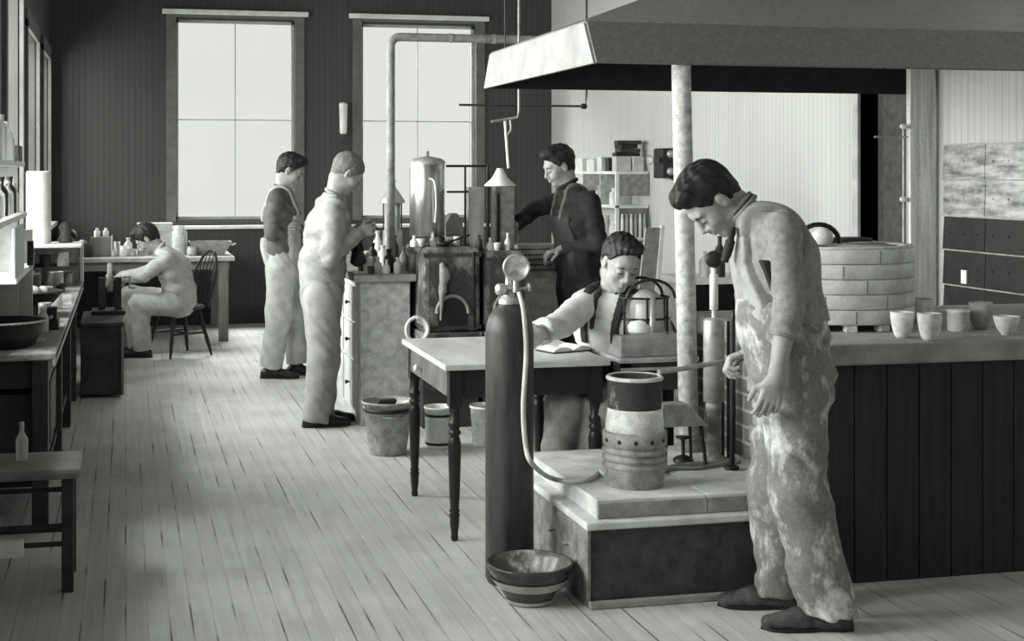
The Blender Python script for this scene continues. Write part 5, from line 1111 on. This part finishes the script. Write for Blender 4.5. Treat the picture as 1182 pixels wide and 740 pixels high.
# ---------------- generic dresser for the other five
def dress(o, J, top, bottom, shoe='shoe', seed=1, cuffs=(.075, .07), sleeve=.96, amp=.006, hipg=.014, legr=(.104, .082, .072), hem=None, h=.010, armr=(.062, .056, .046), toes=None, sk=1.0):
    sd = list(J['sd'])
    L = Field(); L.cone(J['pelvis'] - UP * .01, J['waist'].lerp(J['pelvis'], .1), J.get('tr', (.112,))[0] + hipg, J.get('tr', (.112, .108))[1] + hipg, .05, (sd, 1.3))
    for i in (0, 1): L.cone(J['hip'][i], J['kn'][i], legr[0], legr[1], .05).cone(J['kn'][i], J['an'][i], legr[1], legr[2], .03); L.cut(J['an'][i] - unit(J['kn'][i] - J['an'][i]) * .02, np.array(unit(J['an'][i] - J['kn'][i])), .15)
    child(o, 'trousers', L.mesh(h, fold_fn(amp * .9, seed, (.6, .25, .6), .17)), bottom)
    S = Field(); torso(S, J, .006); arms(S, J, 0, 1.0, armr)
    for i in (0, 1): p = J['el'][i].lerp(J['wr'][i], sleeve); S.cut(p, np.array(unit(J['wr'][i] - J['el'][i])), .075)
    if hem: S.cone(J['pelvis'].lerp(J['waist'], .2), J['waist'], J.get('tr', (.112,))[0] + .022, J.get('tr', (.112, .108))[1] + .014, .03, (sd, 1.3))
    sm = S.mesh(h, fold_fn(amp, seed + 1, (.3, .3, 1), .09)); child(o, 'shirt', sm, top)
    nc = J['neck'] + UP * .0; na = unit(J['head'][0] - J['neck']); q = unit(na.orthogonal()); q2 = na.cross(q)
    MB().tube([nc + na * .012 + (q * math.cos(a) + q2 * math.sin(a)) * .063 for a in [k * math.pi / 12 for k in range(25)]], .014, 10).build('collar', M[top], o)
    for i in (0, 1):
        toe = (toes[i] if toes else J['f']); s_ = child(o, 'shoe', shoe_mesh(J['an'][i], toe, .0075, sk), shoe); sole_mesh(J['an'][i], toe, sk).build('sole', M['black'], s_)
    return sm

# ---------------- the standing man in light coveralls (nearer of the pair)
Z = 8.77; fd = unit(RT + FW * .25); sd_ = UP.cross(fd)
def off(p, a): return p + sd_ * a
nk = W(386, 226, Z)
J = dict(f=fd, sd=sd_, head=head_frame(W(401, 200, Z), unit(fd * .8 - UP * .62)), neck=nk, chest=W(379, 262, Z), waist=W(372, 305, Z), pelvis=W(371, 338, Z), tr=(.115, .125, .128),
    sh=[off(W(381, 238, Z), .17), off(W(381, 238, Z), -.17)], el=[off(W(384, 288, Z), .17), off(W(377, 291, Z), -.19)], wr=[off(W(410, 268, Z), .06), off(W(411, 268, Z), -.07)],
    hip=[off(W(372, 340, Z), .09), off(W(371, 340, Z), -.09)], kn=[off(W(376, 412, Z), .09), off(W(371, 412, Z), -.09)], an=[off(W(373, 478, Z), .08), off(W(362, 479, Z), -.09)],
    hand=[(fd * .9 + UP * .2, sd_ * -1, 1, .6), (fd * .9 + UP * .2, sd_, -1, .6)])
D_ = person('man with cropped hair in light work suit standing at the drawer bench end', J); child(D_, 'hair', hair_mesh(J['head'], 1, .008, 0, .55, -.005, .002, 5, .006), 'hair_grey')
sm = dress(D_, J, 'canvas', 'canvas', 'shoe', 41, hem=True, amp=.008, armr=(.072, .066, .050), legr=(.115, .100, .088))
X = W(413, 285, Z + .02)
t = thing('leather_pouch', 'black leather pouch held in the hands of the cropped-haired standing man', 'pouch', (X.x, X.y, X.z - .10))
pf = Field(); pf.cone(X - UP * .08, X + UP * .06, .042, .034, .02, (list(sd_), 1.3)).ell(X - UP * .09, (.05, .05, .03), None, .02)
npobj('pouch_body', [pf.mesh(.006, fold_fn(.003, 9))], M['black'], t); MB().tube(bez([X + UP * .07 - RT * .03, X + UP * .10, X + UP * .07 + RT * .03]), .006, 6).build('strap', M['dark'], t)

# ---------------- the farther standing man with crossed arms
Z = 10.8; fd = unit(RT + FW * -.05); sd_ = UP.cross(fd)
J = dict(f=fd, sd=sd_, head=head_frame(W(335, 197, Z), unit(fd * .88 - UP * .45)), neck=W(326, 219, Z), chest=W(325, 248, Z), waist=W(324, 283, Z), pelvis=W(327, 308, Z), tr=(.115, .115, .125),
    sh=[off(W(323, 228, Z), .17), off(W(323, 228, Z), -.17)], el=[off(W(328, 266, Z), .19), off(W(319, 268, Z), -.20)], wr=[off(W(345, 262, Z), -.06), off(W(346, 262, Z), .05)],
    hip=[off(W(328, 310, Z), .09), off(W(327, 310, Z), -.09)], kn=[off(W(338, 362, Z), .09), off(W(324, 362, Z), -.08)], an=[off(W(341, 418, Z), .09), off(W(315, 420, Z), -.08)],
    hand=[(-sd_ * .9 + fd * .2, fd * -1, 1, .6), (sd_ * .9 + fd * .2, fd * -1, -1, .6)])
E_ = person('young man in dark shirt and bleached overalls with crossed arms before the first back window', J); child(E_, 'hair', hair_mesh(J['head'], 1.02, .009, .008, .76, .012, .004, 6, .006), 'hair')
dress(E_, J, 'mid_shirt', 'canvas2', 'shoe', 52, sleeve=.95, amp=.007, legr=(.118, .100, .088))
wz = J['waist'].z; chz = J['chest'].z; wp = np.array(J['waist']); chp = np.array(J['chest']); sdn = np.array(sd_); fan = np.array(fd)
wear(E_, 'bib', .027, lambda P: np.maximum(slab_(P, 0, .14, wz - .15, chz + .0), np.minimum(-(fsd(P)[0] + .02), P[:, 2] - wz - .06)), 'canvas2', None, .010)
for q in (-1, 1): wear(E_, 'shoulder_strap', .019, strap_at(q * .066, .018, chz - .05), 'canvas2', None, .009)

# ---------------- the man in black behind the short bench
Z = 9.05; fd = unit(-RT * 1.0 - FW * .35); sd_ = UP.cross(fd)
J = dict(f=fd, sd=sd_, head=head_frame(W(645, 192, Z), unit(fd * .9 - UP * .38)), neck=W(656, 214, Z), chest=W(664, 252, Z), waist=W(667, 297, Z), pelvis=W(668, 330, Z), tr=(.12, .12, .13),
    sh=[off(W(668, 232, Z), .17), off(W(660, 232, Z), -.17)], el=[off(W(676, 280, Z), .20), off(W(628, 243, Z), -.16)], wr=[off(W(640, 287, Z), .10), off(W(600, 262, Z - .1), -.10)],
    hip=[off(W(668, 332, Z), .09), off(W(668, 332, Z), -.09)], kn=[off(W(668, 410, Z), .09), off(W(664, 410, Z), -.09)], an=[off(W(668, 466, Z), .09), off(W(664, 466, Z), -.09)],
    hand=[(fd * .9 - UP * .2, -UP, -1, .5), (fd * .5 - UP * .8, -sd_ * -1, 1, .5)])
C_ = person('dark-haired man dressed in black reaching over the short bench', J); child(C_, 'hair', hair_mesh(J['head'], 1.02, .010, .008, .76, .012, .004, 7, .0055), 'hair')
dress(C_, J, 'dark_shirt', 'dark_shirt', 'shoe', 62, sleeve=.93, amp=.006, armr=(.066, .058, .046))
wz = J['waist'].z; chz = J['chest'].z; wp = np.array(J['waist']); chp = np.array(J['chest']); sdn = np.array(sd_); fan = np.array(fd)
wear(C_, 'apron', .015, lambda P: slab_(P, 0, .15, wz - .25, chz + .02, (1, .02)), 'strap', None, .010)
for q in (-1, 1): wear(C_, 'apron_strap', .017, strap_at(q * .07, .013, chz), 'mid_shirt', None, .009)

# ---------------- the seated man in white at the table
Z = 6.5; fd = unit(-FW * .80 - RT * .45); sd_ = UP.cross(fd)
J = dict(f=fd, sd=sd_, head=head_frame(W(716, 303, 6.36), unit(-FW * .85 + RT * .25 - UP * .50), -.08), neck=W(706, 343, 6.46), chest=W(706, 372, 6.47), waist=W(712, 415, 6.58), pelvis=W(722, 446, 6.68), tr=(.12, .115, .122),
    sh=[W(747, 352, 6.62), W(677, 350, 6.42)], el=[W(770, 405, 6.60), W(647, 375, 6.22)], wr=[W(738, 432, 6.42), W(608, 389, 6.02)],
    hip=[W(738, 450, 6.70), W(706, 452, 6.62)], kn=[W(700, 470, 6.22), W(652, 468, 6.26)], an=[W(676, 590, 6.30), W(638, 588, 6.30)],
    hand=[(-RT * .9 - UP * .1, -UP, 1, .5), (-RT * .9 - FW * .3 - UP * .15, -UP, -1, .45)], hh=.0045, bare=.45)
for k_ in (0, 1): J['an'][k_].z = .09
B_ = person('seated man in white shirt with dark straps bending over the table notebook', J); child(B_, 'hair', hair_mesh(J['head'], 1.02, .007, .002, .84, .032, .0035, 8, .0045), 'hair')
dress(B_, J, 'white_shirt', 'trouser_grey', 'shoe', 71, sleeve=.55, amp=.007, armr=(.070, .066, .056), legr=(.100, .085, .075), toes=(unit(-RT - FW * .4),) * 2)
wz = J['waist'].z; chz = J['chest'].z; wp = np.array(J['waist']); chp = np.array(J['chest']); sdn = np.array(sd_); fan = np.array(fd)
wear(B_, 'bib', .016, lambda P: slab_(P, 0, .13, wz - .12, chz + .03, (1, .03)), 'white_shirt', None, .008)
for q in (-1, 1): wear(B_, 'strap', .028, strap_at(q * .076, .018, wz + .10), 'strap', None, .007)
wear(B_, 'strap', .024, strap_at(-.035, .011, chz - .02, 9, (1, .0)), 'strap', None, .007)
sp_ = J['pelvis']; windsor('windsor_chair', (sp_.x + .02, sp_.y + .03, 0), math.atan2(fd.y, fd.x), 'dark bow-backed chair carrying the seated man in white at the table', M['black'])

# ---------------- the seated man in light clothes at the far bench
Z = 12.0; fd = unit(-RT - FW * .05); sd_ = UP.cross(fd)
J = dict(f=fd, sd=sd_, head=head_frame(W(170, 276, Z), unit(fd * .75 - UP * .66)), neck=W(186, 288, Z), chest=W(201, 310, Z), waist=W(207, 336, Z), pelvis=W(209, 347, Z), tr=(.12, .125, .125),
    sh=[off(W(197, 298, Z), .17), off(W(193, 298, Z), -.17)], el=[off(W(169, 317, Z), .17), off(W(166, 316, Z), -.17)], wr=[off(W(138, 320, Z), .07), off(W(136, 321, Z), -.08)],
    hip=[off(W(208, 350, Z), .09), off(W(208, 350, Z), -.09)], kn=[off(W(163, 350, Z), .09), off(W(148, 343, Z), -.12)], an=[off(W(166, 402, Z), .08), off(W(156, 402, Z), -.10)],
    hand=[(fd * .95 - UP * .1, -UP, -1, .5), (fd * .95 - UP * .1, -UP, 1, .5)])
J['an'][0].z = J['an'][1].z = .085
F_ = person('seated worker in light clothes bent over the grinder beside the far table', J, 'skin_dark'); child(F_, 'hair', hair_mesh(J['head'], 1.02, .012, .006, .72, 0, .004, 9, .0065), 'hair')
dress(F_, J, 'canvas2', 'canvas2', 'shoe', 82, amp=.007, armr=(.066, .058, .048), legr=(.105, .09, .078))
POWER_L = [5, 30, 210, 350, 330, 240, 170, 120]; POWER_B = 500; POWER_N = 4; SKY = 0.80; EXPO = 0.05
# ================================================================ light and camera
def area(name, loc, rot, sx, sy, power, spread=None):
    l = bpy.data.lights.new(name, 'AREA'); l.shape = 'RECTANGLE'; l.size = sx; l.size_y = sy; l.energy = power; l.color = (1, 1, .99)
    o = bpy.data.objects.new(name, l); C.objects.link(o); o.location = loc; o.rotation_euler = rot; return o
for i, (a, b) in enumerate(LW):                        # daylight through each window of the left wall
    area('window_daylight', (XL - 1.25, (a + b) / 2, 2.1), (0, math.radians(-90 + 14), 0), 1.9, b - a, POWER_L[i])
for x0, x1, z0, z1 in BW:                              # sky light slanting in through the back windows
    area('sky_light', ((x0 + x1) / 2, YB + 1.6, 4.6), (math.radians(-48), 0, 0), 1.6, 1.6, POWER_B)
for xx in (1.3, 3.3): area('window_daylight', (xx, YN - .4, 2.1), (math.radians(90), 0, 0), 1.3, 1.9, POWER_N)
w = bpy.data.worlds.new('overcast sky'); bpy.context.scene.world = w; w.use_nodes = True
bg = w.node_tree.nodes['Background']; bg.inputs[0].default_value = (.985, 1.0, .965, 1); bg.inputs[1].default_value = SKY
cam = bpy.data.cameras.new('camera'); co = bpy.data.objects.new('camera', cam); C.objects.link(co); bpy.context.scene.camera = co
cam.sensor_fit = 'HORIZONTAL'; cam.sensor_width = 36; cam.lens = 36 * FPX / 1182; cam.clip_start = .05
cam.shift_x = (591 - CX) / 1182; cam.shift_y = -(370 - HY) / 1182
co.location = (0, 0, H0); co.rotation_euler = (math.radians(90), 0, -YAW)
sc = bpy.context.scene
sc.view_settings.view_transform = 'Standard'; sc.view_settings.look = 'None'; sc.view_settings.gamma = 1; sc.view_settings.exposure = EXPO; sc.view_settings.use_curve_mapping = False
sc.cycles.use_denoising = True; sc.cycles.max_bounces = 6; sc.cycles.diffuse_bounces = 4; sc.cycles.sample_clamp_indirect = 4
